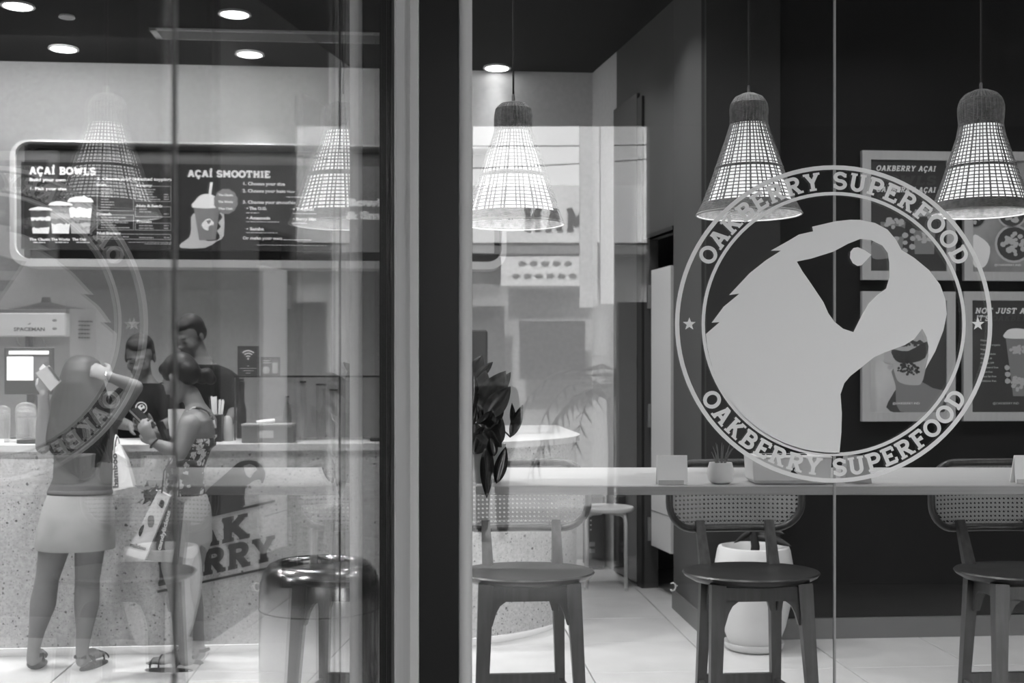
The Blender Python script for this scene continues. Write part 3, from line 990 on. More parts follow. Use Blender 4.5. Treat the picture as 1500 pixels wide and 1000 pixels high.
def cup(o, cx, top, bot, wt, wb_, layers, dome=0):
    """flat printed cup: outline and wavy layers, all on the screen face"""
    x, z = ms(cx, top); _, z2 = ms(cx, bot)
    wt *= S; wb_ *= S
    def row(t): return wt + (wb_ - wt) * t
    H = z - z2
    for i, (t0, t1, mt) in enumerate(layers):
        m = MB(ROOM); n = 10
        up = [(x - row(t0) / 2 + row(t0) * k / n, z - H * t0 + (random.uniform(-.03, .05) * H if i else .0)) for k in range(n + 1)]
        dn = [(x + row(t1) / 2, z - H * t1), (x - row(t1) / 2, z - H * t1)]
        m.plate(up + dn, (0, YSC - .0008 * (i + 1), 0), UX, UZ, .0006)
        m.build('cup_picture', mt, o)
    if dome:
        m = MB(ROOM); pts = []
        for k in range(11):
            a = pi * k / 10
            pts.append((x + cos(a) * wt * .55, z + sin(a) * dome * S * random.uniform(.85, 1.1)))
        m.plate(pts[::-1], (0, YSC - .005, 0), UX, UZ, -.0006); m.build('topping_picture', Mtx, o)
cup(s1, 60, 308, 342, 30, 22, [(0, 1, Mh1), (.04, .3, Mh2), (.3, .45, Mtx), (.45, .75, Mh2), (.76, 1, Mtx)], 5)
cup(s1, 89, 301, 342, 31, 23, [(0, 1, Mh2), (.05, .3, Mh1), (.3, .5, Mtd), (.5, .7, Mh1), (.66, 1, Mtx)], 6)
cup(s1, 118, 296, 342, 33, 25, [(0, 1, Mh2), (.0, .2, Mh1), (.2, .5, Mtx), (.5, .68, Mh1), (.68, 1, Mtd)], 9)
m = MB(ROOM)
TS(m, 'A\u00c7A\u00cd SMOOTHIE', 275, 259, 9.8, 117, t=.26, ts=.13, gap=.06)
T(m, '1. Choose your size', 355.5, 271, 4.6, 59, bold=.001); T(m, '2. Choose your base', 355.5, 281.5, 4.6, 61, bold=.001)
T(m, '3. Choose your smoothie', 355.5, 298, 4.6, 75, bold=.001)
T(m, 'Water', 420, 282, 3, 12, bold=.0008)
T(m, '\u2022 The O.G.', 361, 307, 4, 29, bold=.0015); T(m, '\u2022 Amazonia', 361, 321, 4, 34, bold=.0015); T(m, '\u2022 Samba', 361, 337, 4, 25, bold=.0015)
T(m, '\u2022 Tropical', 429, 308, 4, 30, bold=.0015); T(m, '\u2022 Berry Mix', 429, 322.5, 4, 34, bold=.0015)
T(m, 'Or make your own', 355.5, 350.5, 4.2, 56, bold=.001)
bars(m, 361, 312, 18, .8); bars(m, 361, 325, 48, .8); bars(m, 361, 341, 44, .8); bars(m, 429, 313, 34, .8); bars(m, 429, 327, 20, .8); bars(m, 420, 289, 55, 1); bars(m, 415, 351.5, 40, .8); bars(m, 376, 359, 100, .6)
m.build('lettering', Mtx, s2)
# smoothie picture: hand, cup, lid, straw, badge
def sp(o, name, pts, mt, dz, sm=2):
    q = [ms(*a) for a in pts]
    if sm: q = smooth_loop(q, n=sm)
    m = MB(ROOM); put_fill(m, [q], (0, YSC - dz, 0), UX, UZ, 1, .0004); m.build(name, mt, o)
sp(s2, 'hand_picture', [(265, 363), (266, 356), (277, 348), (280, 335), (280, 318), (286, 312), (290, 322), (294, 350), (318, 352), (322, 345), (318, 338), (324, 332), (320, 326), (326, 318), (322, 312), (328, 310), (328, 345), (318, 353), (300, 363)], mat('skin_print', .5, .5, emit=.28), .002)
sp(s2, 'cup_picture', [(284, 304), (322, 304), (316, 351), (292, 352)], Mh1, .003, 0)
sp(s2, 'lid_picture', [(282, 304), (286, 294), (294, 286), (306, 284), (318, 290), (324, 304)], Mtx, .004)
sp(s2, 'straw_picture', [(308, 267), (312, 267), (309, 289), (305, 289)], Mtx, .0045, 0)
bp = [(331 + 17 * cos(2 * pi * k / 24) * (1 + .06 * (k % 2)), 295 + 18 * sin(2 * pi * k / 24) * (1 + .06 * (k % 2))) for k in range(24)]
sp(s2, 'badge', bp, Mh1, .005, 0)
m = MB(ROOM)
for k, s_ in enumerate(('The Classic', 'The Works', 'The Oak')):
    x, z = ms(320, 287 + 10 * k); put_type(m, s_, (x, YSC - .007, z), UX, UZ, 3.0 * S / .7, width=21 * S, bold=.0008)
x, z = ms(305, 328)
put_fill(m, [[(a * .06, b * .06) for a, b in BIRD[0]], [(a * .06, b * .06) for a, b in BIRD[1]]], (x, YSC - .005, z), UX, UZ)
m.build('badge_print', Mtx, s2)
m = MB(ROOM)
T(m, 'Bowls', 508, 301, 10, 60, bold=.006); T(m, '& Smoothies', 508, 320, 10, 120, bold=.006)
m.build('lettering', Mtx, s3)
# ------------------------------------------------------------------ decal on the front window
dec = empty('window_decal', (at(LX, LY, GY).x, GY - .002, 1.0), 'large round window decal, bird emblem ringed by block letters', 'decal')
Mdec = mat('decal_film', .9, .6)
Mdec2 = Mdec
PX = GY / 1750
dc = at(LX, LY, GY); DO = (dc.x, GY - .0012, dc.z)
m = MB(); put_fill(m, [[(a * LR * PX, b * LR * PX) for a, b in lp] for lp in BIRD], DO, (1, 0, 0), (0, 0, 1), 1, .0004)
m.build('bird', Mdec, dec)
def annulus(r0, r1, n=96):
    m = MB(); vs = []; fs = []
    for i in range(n):
        a = 2 * pi * i / n
        for r, y in ((r0, 0), (r1, 0), (r1, .0008), (r0, .0008)):
            vs.append((DO[0] + r * PX * cos(a), DO[1] - .0004 + y, DO[2] + r * PX * sin(a)))
    for i in range(n):
        b_ = (i + 1) % n
        for k in range(4): fs.append((4 * i + k, 4 * b_ + k, 4 * b_ + (k + 1) % 4, 4 * i + (k + 1) % 4))
    m.add(vs, fs); return m
annulus(226, 232.3).build('ring', Mdec, dec); annulus(188.5, 193.4).build('ring', Mdec, dec)
def ring_text(text, half, rb, rt, top=True):
    res, L = slab(text, .2, .13, .0)
    n = len(text); h = rt - rb if top else rb - rt
    xs = 1.12
    arcL = 2 * radians(half) * 210
    gap = (arcL / h - L * xs) / (n - 1)
    x = 0
    for ch, (x0, wd, qs) in zip(text, res):
        c = (x + wd * xs / 2) * h; x += wd * xs + gap
        a = (c - arcL / 2) / 210
        if not qs: continue
        m = MB()
        if top:
            U = V((cos(a), 0, -sin(a))); Wv = V((sin(a), 0, cos(a)))
            O = V(DO) + Wv * rb * PX
        else:
            U = V((cos(a), 0, sin(a))); Wv = V((-sin(a), 0, cos(a)))
            O = V(DO) - Wv * rb * PX
        for i, q in enumerate(qs):
            m.plate([((px - wd / 2) * xs * h * PX, py * h * PX) for px, py in q], O + V((0, -1.2e-5 * i, 0)), U, Wv, -.0006)
        m.build('letter', Mdec, dec)
ring_text('OAKBERRY SUPERFOOD', 64.5, 197, 222.5, True)
ring_text('OAKBERRY SUPERFOOD', 61.5, 222.5, 197, False)
for sx in (1009.7, 1432.3):
    p = at(sx, 474.5, GY)
    pts = [((9.8 if k % 2 == 0 else 4.0) * PX * sin(pi * k / 5), (9.8 if k % 2 == 0 else 4.0) * PX * cos(pi * k / 5)) for k in range(10)]
    m = MB(); put_fill(m, [pts], (p.x, GY - .0012, p.z), (1, 0, 0), (0, 0, 1), 1, .0004); m.build('star', Mdec, dec)

# ------------------------------------------------------------------ wicker pendants over the bar
Mcane = mat('dark_cane', .2, .7, noise=.3, scale=60)
Mlin = mat('lit_liner', .8, .6, emit=.95)
Mcord = mat('cord_black', .01, .5)
def pendant(cx, ytop, D, prof, label, seed):
    rnd = random.Random(seed)
    s = D / 1750
    C0 = at(cx, ytop, D)
    z = lambda y: EYE - (y - 545) * s
    zb = z(prof[-1][1])
    t = empty('wicker_pendant', (C0.x, D, zb), label, 'lamp', 'wicker pendants over the bar')
    C = (C0.x, D, 0)
    def R(y):
        for (r0, y0), (r1, y1) in zip(prof[:-1], prof[1:]):
            if y0 <= y <= y1: return (r0 + (r1 - r0) * (y - y0) / (y1 - y0 + 1e-9)) * s
        return prof[-1][0] * s
    yk = prof[5][1]      # neck, where the open lattice begins
    yb = prof[-2][1]     # woven hem
    MB().tube([(C0.x, D, z(ytop)), (C0.x, D, CEIL)], .0035, 6).build('cord', Mcord, t)
    MB().lathe(C, [(.006, z(ytop)), (.006, z(ytop - 9)), (.004, z(ytop - 12))], 10).build('cord_grip', mat('grip_metal', .35, .3, 1), t)
    # dense woven head
    m = MB(); y = prof[0][1]; k = 0
    while y < yk + 3:
        m.ring((C0.x, D, z(y)), R(y), .0028, 40, 4); y += 2.3
    for j in range(36):
        a = 2 * pi * j / 36
        m.tube([(C0.x + cos(a) * R(yy) * 1.01, D + sin(a) * R(yy) * 1.01, z(yy)) for yy in [prof[0][1] + (yk - prof[0][1]) * q / 8 for q in range(9)]], .003, 4)
    m.lathe(C, [(max(.002, R(yy) - .004), z(yy)) for yy in [prof[0][1] + (yk - prof[0][1]) * q / 8 for q in range(9)]], 28)
    o = m.build('woven_head', Mcane, t); o['kind'] = 'stuff'
    # open lattice
    m = MB(); n = 44
    for j in range(n):
        a0 = 2 * pi * j / n + rnd.uniform(-.02, .02); w_ = rnd.uniform(-.05, .05)
        rr = .0022 if j % 4 else .0032
        m.tube([(C0.x + cos(a0 + w_ * q / 6) * R(yy), D + sin(a0 + w_ * q / 6) * R(yy), z(yy)) for q, yy in [(q, yk + (yb - yk) * q / 6) for q in range(7)]], rr, 4, False)
    y = yk + 4
    while y < yb:
        dy = rnd.uniform(-.4, .4)
        m.ring((C0.x, D, z(y + dy)), R(y) * 1.01, .0019, 44, 4); y += 5.2
    ym = yk + (yb - yk) * .55
    for dd in (0, 2.0): m.ring((C0.x, D, z(ym + dd)), R(ym) * 1.015, .0026, 44, 4)
    o = m.build('cane_lattice', Mcane, t); o['kind'] = 'stuff'
    # hem
    m = MB(); y = yb
    while y <= prof[-1][1]:
        m.ring((C0.x, D, z(y)), R(y), .0032, 48, 4); y += 1.9
    o = m.build('woven_hem', Mcane, t); o['kind'] = 'stuff'
    MB().ring((C0.x, D, zb), prof[-1][0] * s, .0035, 48, 5).build('rim', mat('pale_cane', .4, .7), t, True)
    # lit inner liner, stopping above the hem
    yl = yb - 4
    li = [(R(yy) * .93, z(yy)) for yy in [yk - 2 + (yl - yk + 2) * q / 8 for q in range(9)]]
    MB().lathe(C, li + [(R(yl) * .9, z(yl) - .001)], 40).build('liner', Mlin, t, True, sharp=40)
    lamp('pendant_glow', 'AREA', (C0.x, D, z(yl) - .004), 3.0, R(yl) * 1.6)
    return t
pA = [(8, 138), (19, 143), (25.5, 152), (27, 162), (26, 172), (26.5, 181), (31, 196), (37, 213), (44, 233), (51.5, 256), (59, 276), (68, 299), (76, 314)]
pB_ = [(9, 133), (21, 138), (29, 147), (31.5, 158), (31, 170), (30, 181), (32, 196), (37, 212), (43, 230), (50, 253), (57, 273), (66, 298), (69, 312)]
pC = [(8, 151), (18, 153), (25, 160), (27, 172), (27, 182), (26.5, 190), (31, 206), (38, 222), (45, 242), (52, 266), (60, 288), (68, 314), (74, 328)]
pendant(1097, 137, 4.2, pA, 'wicker pendant lamp hanging left of the window joint, above the round decal', 1)
pendant(1437, 133, 4.2, pB_, 'wicker pendant lamp in front of the framed posters', 2)
pendant(752, 150, 4.2, pC, 'wicker pendant lamp nearest the corner pillar, half lost in the street reflection', 3)

# ------------------------------------------------------------------ bar shelf and what stands on it
Mbar = mat('bar_wood', .34, .4, noise=.1, scale=10, stretch=(.3, 8, 8))
BZ = 1.156
br = MB().cbox(((-.11 + 4.15) / 2, 3.97, BZ - .014), (4.26, .70, .028), bev=.003).build('bar_shelf', Mbar)
origin_to(br, (2, 3.97, BZ)); tag(br, 'long pale wooden bar shelf running behind the front window', 'shelf')
MB().box((-.10, 3.85, BZ - .05), (4.1, 4.28, BZ - .0285)).build('batten', mat('bar_underside', .1, .6), br)
Mwh = mat('white_card', .93, .5)
def onbar(px, py): return onlevel(px, py, BZ)
def card(px0, px1, ptop, pbot, label, clear=False):
    a = onbar(px0, pbot); b = onbar(px1, pbot); h = (pbot - ptop) / 1750 * a.y
    t = empty('table_card', ((a.x + b.x) / 2, a.y + .02, BZ), label, 'card', 'small cards on the bar')
    MB().hull([V((x, a.y + dy, z)) for x in (a.x, b.x) for dy, z in ((0, BZ + .001), (.003, BZ + .001), (.012, BZ + h), (.015, BZ + h))]).build('front_panel', Mwh, t)
    MB().hull([V((x, a.y + dy, z)) for x in (a.x, b.x) for dy, z in ((.045, BZ + .001), (.042, BZ + .001), (.0165, BZ + h - .003), (.0135, BZ + h - .003))]).build('back_panel', Mwh, t)
    MB().box((a.x + .004, a.y - .002, BZ + .0005), (b.x - .012, a.y + .002, BZ + .014)).build('foot', mat('clear_foot', .6, .2), t)
    return t
card(963, 1007.5, 667, 710, 'white square table card left of the small potted succulent')
card(1488, 1531, 667, 708.5, 'white table card at the right edge of the frame, on the bar')
# small pot with thin succulent
a = onbar(1055.5, 708); s = a.y / 1750
t = empty('small_pot_plant', (a.x, a.y, BZ), 'small round white pot with wispy succulent on the bar', 'plant')
MB().lathe((a.x, a.y, BZ), [(12 * s, 0), (17 * s, 4 * s), (19.5 * s, 13 * s), (19 * s, 21 * s), (16.5 * s, 31 * s), (14.5 * s, 31 * s), (15 * s, 25 * s), (2 * s, 24 * s)], 28).build('pot', mat('white_ceramic', .75, .4), t, True, sharp=50)
random.seed(5)
for k in range(16):
    q = random.uniform(0, 2 * pi); l = random.uniform(18, 36) * s; lean = random.uniform(.1, .5)
    p0 = V((a.x + cos(q) * 6 * s, a.y + sin(q) * 6 * s, BZ + 24 * s))
    pts = [p0 + V((cos(q) * lean * l * (i / 5) ** 1.6, sin(q) * lean * l * (i / 5) ** 1.6, l * i / 5)) for i in range(6)]
    MB().tube(pts, [.0022, .0026, .0024, .002, .0014, .0005], 5).build('stem', mat('succulent_green', .16, .6), t)
# white tissue/planter box
a = onbar(1104, 709); b = onbar(1216, 709)
t = empty('white_box', ((a.x + b.x) / 2, a.y + .06, BZ), 'long rounded white box behind the foot of the window decal', 'box')
h = .078
m = MB(); m.hull([V((x, y, z)) for z, g in ((BZ + .001, .008), (BZ + .012, 0), (BZ + h, -.004)) for x in (a.x + g, b.x - g) for y in (a.y + g, a.y + .13 - g)])
m.build('body', mat('white_plastic', .7, .35), t)
MB().cbox(((a.x + b.x) / 2, a.y + .065, BZ + h + .004), (b.x - a.x + .012, .142, .008), bev=.003).build('lid', mat('white_plastic', .7, .35), t)
MB().box((a.x + .04, a.y + .045, BZ + h + .0085), (b.x - .06, a.y + .075, BZ + h + .011)).build('slot', mat('near_black', .012, .6), t)
gx = onbar(1160, 700)
m = MB(); m.plate([(0, 0), (.032, -.008), (.034, -.002), (.018, .012), (.022, .022), (.014, .02), (.008, .006)], (a.x + .105, a.y - .0015, BZ + .030), (1, 0, 0), (0, 0, 1), .001); m.build('dark_mark', mat('near_black', .012, .6), t)
# clear holder
a = onbar(1238, 708); b = onbar(1277, 708)
t = empty('clear_holder', ((a.x + b.x) / 2, a.y + .03, BZ), 'translucent tapered holder right of the white box', 'holder')
Mpl = mat('cloudy_plastic', .36, .3)
hh = .083
for nm, q in (('front', [(a.x, a.y, 0), (b.x, a.y, 0), (b.x - .01, a.y + .006, hh), (a.x + .01, a.y + .006, hh)]), ('back', [(a.x, a.y + .06, 0), (b.x, a.y + .06, 0), (b.x - .01, a.y + .054, hh), (a.x + .01, a.y + .054, hh)])):
    MB().hull([V((x, y + d, BZ + .001 + z)) for x, y, z in q for d in (0, .002)]).build(nm + '_panel', Mpl, t)
MB().box((a.x, a.y, BZ + .0005), (b.x, a.y + .062, BZ + .004)).build('base', Mpl, t)
for sx, e in ((a.x, .01), (b.x - .002, -.01)):
    MB().hull([V((sx + (e if z else 0) + d, y, BZ + .003 + z)) for d in (0, .002) for y, z in ((a.y, 0), (a.y + .06, 0), (a.y + .054, hh), (a.y + .006, hh))]).build('side_panel', Mpl, t)

# ------------------------------------------------------------------ leafy plant at the left end of the bar
lp = empty('leafy_plant', (-.085, 3.8, BZ), 'dark glossy broad-leaved plant beside the corner pillar, spilling over the bar', 'plant')
MB().lathe((-.085, 3.76, BZ), [(.045, 0), (.062, .06), (.066, .12), (.06, .12), (.055, .10), (.01, .1)], 24).build('pot', mat('grey_pot', .25, .6), lp, True, sharp=45)
Mlf = mat('glossy_leaf', .012, .22, spec=.7)
Mlf2 = mat('paler_leaf', .05, .25, noise=.3, scale=12, spec=.7)
def leaf(px0, py0, px1, py1, wpx, D0, D1, mt=Mlf, nrm=(0, -1, 0), name='leaf', bend=.0, parent=None, fold=.25):
    a, b = at(px0, py0, D0), at(px1, py1, D1)
    d = b - a; L = d.length; d.normalize()
    n0 = V(nrm) - d * V(nrm).dot(d); n0.normalize()
    sd = d.cross(n0)
    w_ = wpx / 1750 * D0
    vs = []; fs = []; n = 10
    for i in range(n + 1):
        t_ = i / n
        ww = w_ / 2 * (sin(pi * min(1, t_ * 1.0) ** .85)) ** .8 if 0 < i < n else .0008
        c = a + d * L * t_ + n0 * bend * sin(pi * t_) * L
        vs += [c - sd * ww + n0 * ww * fold, c, c + sd * ww + n0 * ww * fold, c - n0 * .0012]
    for i in range(n):
        o = 4 * i
        fs += [(o, o + 1, o + 5, o + 4), (o + 1, o + 2, o + 6, o + 5), (o, o + 4, o + 7, o + 3), (o + 2, o + 3, o + 7, o + 6)]
    fs += [(0, 3, 2, 1), (4 * n, 4 * n + 1, 4 * n + 2, 4 * n + 3)]
    return MB().add(vs, fs).build(name, mt, parent or lp, True)
for q in [(703, 600, 741, 543, 36, 3.72, 3.66, Mlf2), (700, 588, 712, 542, 26, 3.74, 3.7, Mlf2), (712, 610, 748, 566, 30, 3.72, 3.62, Mlf2), (698, 615, 735, 655, 34, 3.70, 3.62, Mlf),
          (704, 640, 722, 600, 30, 3.72, 3.66, Mlf), (720, 655, 736, 612, 26, 3.7, 3.64, Mlf), (714, 652, 713, 729, 21, 3.64, 3.565, Mlf), (727, 708, 741, 654, 19, 3.6, 3.62, Mlf), (748, 640, 766, 592, 16, 3.72, 3.7, Mlf), (752, 625, 750, 590, 9, 3.74, 3.72, Mlf),
          (690, 560, 706, 520, 24, 3.8, 3.78, Mlf), (688, 640, 700, 575, 30, 3.74, 3.74, Mlf), (694, 665, 712, 622, 30, 3.7, 3.66, Mlf), (716, 630, 735, 575, 26, 3.74, 3.72, Mlf), (696, 555, 722, 530, 14, 3.76, 3.74, Mlf), (722, 585, 748, 545, 18, 3.78, 3.76, Mlf2), (686, 610, 694, 545, 24, 3.7, 3.7, Mlf), (724, 668, 718, 640, 16, 3.62, 3.62, Mlf)]:
    leaf(*q)
m = MB()
for e in ((703, 600), (712, 610), (700, 588), (748, 640), (714, 652), (722, 600)):
    b = at(e[0], e[1], 3.72); m.tube([(-.085, 3.76, BZ + .1), ((b.x - .085) / 2, 3.74, BZ + .16 + .02), b], .003, 5)
m.build('stem', mat('stem_dark', .03, .6), lp)

# ------------------------------------------------------------------ bar stools
Mwd = mat('stool_wood', .035, .4, noise=.45, scale=7, stretch=(8, 8, .6))
Mwd2 = mat('stool_seat_wood', .018, .35, noise=.5, scale=6, stretch=(.8, 9, 9))
Mweb = mat('cane_webbing', .30, .6)
ZS = .70
def stool(px, D, label):
    c = V(((px - 750) / 1750 * D, D, 0))
    t = empty('bar_stool', c, label, 'stool', 'bar stools at the window bar', TH)
    L = lambda m, n, mt, sm=False, sh=None, par=None: m.build(n, mt, par or t, sm, local=True, sharp=sh)
    # seat: shallow dished oval with thin edge
    m = MB(); secs = []
    for z, rx, ry in ((-.042, .19, .155), (-.036, .235, .195), (-.018, .268, .226), (-.006, .277, .235), (0.0, .272, .230), (-.001, .24, .20), (-.009, .15, .125), (-.012, .05, .04)):
        secs.append((0, 0, ZS + z, rx, ry))
    vs = []
    m.loft(secs, 40); L(m, 'seat', Mwd2, True, 50)
    # legs: front pair slightly splayed, rear pair also carry the backrest
    FT, FB = (.172, -.14), (.205, -.205)
    RT, RB = (.145, .155), (.165, .21)
    for sx in (-1, 1):
        m = MB(); m.beam((sx * FT[0], FT[1], ZS - .03), (sx * FB[0], FB[1], 0), .058, .036, up=(0, 1, 0), ha=.046, hb=.032); L(m, 'leg', Mwd)
        m = MB(); m.beam((sx * RT[0], RT[1], ZS - .02), (sx * RB[0], RB[1], 0), .05, .034, up=(0, 1, 0), ha=.045, hb=.032); L(m, 'leg', Mwd)
        m = MB(); m.beam((sx * RT[0], RT[1] + .01, ZS - .035), (sx * .15, .255, .87), .048, .036, up=(0, 1, 0), ha=.035, hb=.022); L(m, 'back_post', Mwd)
    # aprons with swept brackets
    def apron(a, b, nm='apron'):
        a, b = V(a), V(b); U = (b - a); Ln = U.length; U.normalize()
        pr = [(0, 0), (Ln, 0), (Ln, -.135), (Ln - .022, -.13), (Ln - .05, -.075), (Ln - .075, -.055), (.075, -.055), (.05, -.075), (.022, -.13), (0, -.135)]
        m = MB()
        O = a
        # split in three convex pieces
        W = V((0, 0, 1))
        m.plate([(0, 0), (0, -.055), (Ln, -.055), (Ln, 0)], O, U, W, .022)
        for k in (0, 1):
            f = (lambda x: x) if k == 0 else (lambda x: Ln - x)
            q = [(0, -.05), (.085, -.05), (.055, -.072), (.04, -.1), (.025, -.15), (0, -.15)]
            q = [(f(x), y) for x, y in q]
            m.plate(q, O, U, W, .022)
        L(m, nm, Mwd)
    zt_ = ZS - .04
    apron((-FT[0], FT[1] + .005, zt_), (FT[0], FT[1] + .005, zt_)); apron((-RT[0], RT[1], zt_), (RT[0], RT[1], zt_))
    apron((-FT[0], FT[1], zt_), (-RT[0], RT[1], zt_)); apron((FT[0], FT[1], zt_), (RT[0], RT[1], zt_))
    def lp_(T_, B_, z): 
        k = (ZS - z) / ZS; return (T_[0] + (B_[0] - T_[0]) * k, T_[1] + (B_[1] - T_[1]) * k)
    z = .215; r = lp_(RT, RB, z)
    m = MB(); m.beam((-r[0], r[1], z), (r[0], r[1], z), .022, ha=.045); L(m, 'stretcher', Mwd)
    z = .17; f = lp_(FT, FB, z)
    m = MB(); m.beam((-f[0], f[1], z), (f[0], f[1], z), .022, ha=.04); L(m, 'footrest', Mwd)
    for sx in (-1, 1):
        r = lp_(RT, RB, .2); f = lp_(FT, FB, .2)
        m = MB(); m.beam((sx * r[0], r[1], .2), (sx * f[0], f[1], .2), .02, ha=.035); L(m, 'stretcher', Mwd)
    # curved cane back
    z0, z1, W_ = .835, 1.115, .285
    def bk(x, z): return V((x, .29 - .06 * (x / W_) ** 2, z))
    o = rrect(-W_, z0, W_, z1, .115, 8)
    pts = [bk(x, z) for x, z in o]
    dense = []
    for i in range(len(pts)):
        a, b = o[i], o[(i + 1) % len(o)]
        k = max(1, int(math.hypot(b[0] - a[0], b[1] - a[1]) / .03))
        for j in range(k): dense.append(bk(a[0] + (b[0] - a[0]) * j / k, a[1] + (b[1] - a[1]) * j / k))
    dense.append(dense[0])
    fr_ = MB(); fr_.tube(dense, .0155, 8, False); L(fr_, 'back_frame', Mwd, True)
    # webbing: horizontal, vertical and diagonal strands
    m = MB(); i0, i1 = z0 + .012, z1 - .012; R_ = .10
    def inside(x, z):
        dx = max(0, abs(x) - (W_ - .012 - R_)); dz = max(0, abs(z - (i0 + i1) / 2) - ((i1 - i0) / 2 - R_))
        return dx * dx + dz * dz <= R_ * R_
    def strand(f, n, w2):
        run = []
        for k in range(n + 1):
            x, z = f(k / n)
            if inside(x, z): run.append((x, z))
            else:
                if len(run) > 1: ribbon(run, w2)
                run = []
        if len(run) > 1: ribbon(run, w2)
    def ribbon(run, w2):
        vs = []; fs = []
        dx, dz = run[-1][0] - run[0][0], run[-1][1] - run[0][1]; l = math.hypot(dx, dz) or 1
        nx, nz_ = -dz / l * w2, dx / l * w2
        for x, z in run:
            vs += [bk(x - nx, z - nz_), bk(x + nx, z + nz_)]
        for i in range(len(run) - 1): fs.append((2 * i, 2 * i + 1, 2 * i + 3, 2 * i + 2))
        b = V((0, .0012, 0)); k = len(vs)
        m.add(vs, fs)
    P = .0185
    n = int(2 * W_ / P)
    for i in range(n + 1):
        x = -W_ + .004 + i * P
        strand(lambda t_, x=x: (x - .0026, z0 + (z1 - z0) * t_), 8, .0021); strand(lambda t_, x=x: (x + .0026, z0 + (z1 - z0) * t_), 8, .0021)
    for i in range(int((z1 - z0) / P) + 1):
        z = z0 + .004 + i * P
        strand(lambda t_, z=z: (-W_ + 2 * W_ * t_, z - .0026), 40, .0021); strand(lambda t_, z=z: (-W_ + 2 * W_ * t_, z + .0026), 40, .0021)
    H = z1 - z0; nd = int((2 * W_ + H) / P)
    for i in range(nd + 1):
        c0 = -W_ - H + i * P + .004 + P / 2
        strand(lambda t_, c0=c0: (c0 + H * t_, z0 + H * t_), 14, .0016)
        c1 = -W_ + i * P + .004 + P / 2
        strand(lambda t_, c1=c1: (c1 - H * t_, z0 + H * t_), 14, .0016)
    w_ = L(m, 'cane_webbing', Mweb); w_['kind'] = 'stuff'
    return t
s0 = stool(1100, 4.82, 'dark wooden bar stool with cane back, in front of the big white planter')
for px, D, lb in ((771, 4.82, 'cane-backed wooden bar stool beside the corner pillar, cut by the window edge'), (1500, 4.84, 'cane-backed wooden bar stool at the right edge of the frame')):
    c = copy_tree(s0); c.location = ((px - 750) / 1750 * D, D, 0); c['label'] = lb

# ------------------------------------------------------------------ big white planter
a = onlevel(1104, 950, 0); s = a.y / 1750
t = empty('white_planter', (a.x, a.y, 0), 'big white ceramic planter on a saucer against the black wall', 'planter')
Mcer = mat('planter_white', .62, .35, noise=.06, scale=6)
MB().lathe((a.x, a.y, 0), [(36 * s, .0), (42 * s, 4 * s), (44 * s, 12 * s), (42 * s, 12 * s), (36 * s, 6 * s), (2 * s, 6 * s)], 40).build('saucer', Mcer, t, True, sharp=50)
MB().lathe((a.x, a.y, 0), [(33 * s, 6.5 * s), (37 * s, 12 * s), (46 * s, 35 * s), (55 * s, 75 * s), (57.5 * s, 100 * s), (56.5 * s, 125 * s), (53 * s, 145 * s), (51 * s, 150 * s), (46 * s, 151 * s), (44 * s, 147 * s), (43 * s, 132 * s), (2 * s, 130 * s)], 48).build('pot', Mcer, t, True, sharp=50)
MB().tube([(a.x, a.y, 130 * s), (a.x + .01, a.y, 150 * s), (a.x - .005, a.y, 175 * s), (a.x + .01, a.y, 190 * s)], [.028, .024, .02, .012], 10).build('trunk', mat('bark_dark', .02, .8), t, True)
for q in ((1110, 780, 1160, 800, 12), (1106, 785, 1140, 792, 9), (1112, 770, 1150, 782, 9), (1104, 775, 1075, 795, 9)):
    leaf(*q, a.y, a.y - .1, mat('dry_leaf', .03, .6), name='leaf', parent=t)

# ------------------------------------------------------------------ framed posters on the black wall
YP = 6.555
Mpf = mat('poster_frame', .34, .6, noise=.05, scale=60, stretch=(1, 1, .1))
def pw(px, py):
    p = onwall(px, py, YP); return p.x, p.z
SP = YP / 1750 * 1.0
def poster(px0, py0, px1, py1, base, label):
    (xa, za), (xb, zb_) = pw(px0, py0), pw(px1, py1)
    t = empty('framed_poster', R2W((xa + xb) / 2, YP + .02, zb_), label, 'poster', 'framed posters on the black wall')
    f = 13.5 * SP
    m = MB(ROOM)
    for u in ((xa, zb_, xb, zb_ + f), (xa, za - f, xb, za), (xa, zb_ + f, xa + f, za - f), (xb - f, zb_ + f, xb, za - f)):
        m.box((u[0], YP - .012, u[1]), (u[2], YP + .02, u[3]))
    m.build('frame', Mpf, t)
    p = MB(ROOM).box((xa + f, YP, zb_ + f), (xb - f, YP + .004, za - f)).build('print', base, t)
    return t, p, xa, xb, za, zb_
Mpk = mat('print_black', .006, .5); Mpw = mat('print_white', .62, .6); Mpg = mat('print_grey', .16, .6); Mpd = mat('print_dark_grey', .028, .6); Mpl_ = mat('print_light_grey', .36, .6)
def pshape(o, name, pts, mt, dz=.001, sm=3, M=ROOM):
    q = [pw(*a) for a in pts]
    if sm: q = smooth_loop(q, n=sm)
    m = MB(M); put_fill(m, [q], (0, YP - dz, 0), UX, UZ, 1, .0003); return m.build(name, mt, o)
def ptext(o, text, px, py, hpx, wpx, mt, dz=.0012, shear=.22, **k):
    x, z = pw(px, py); m = MB(ROOM)
    slab_line(m, text, (x, YP - dz, z), UX, UZ, hpx * SP, .0005, width=wpx * SP, shear=shear, **k); m.build('lettering', mt, o)
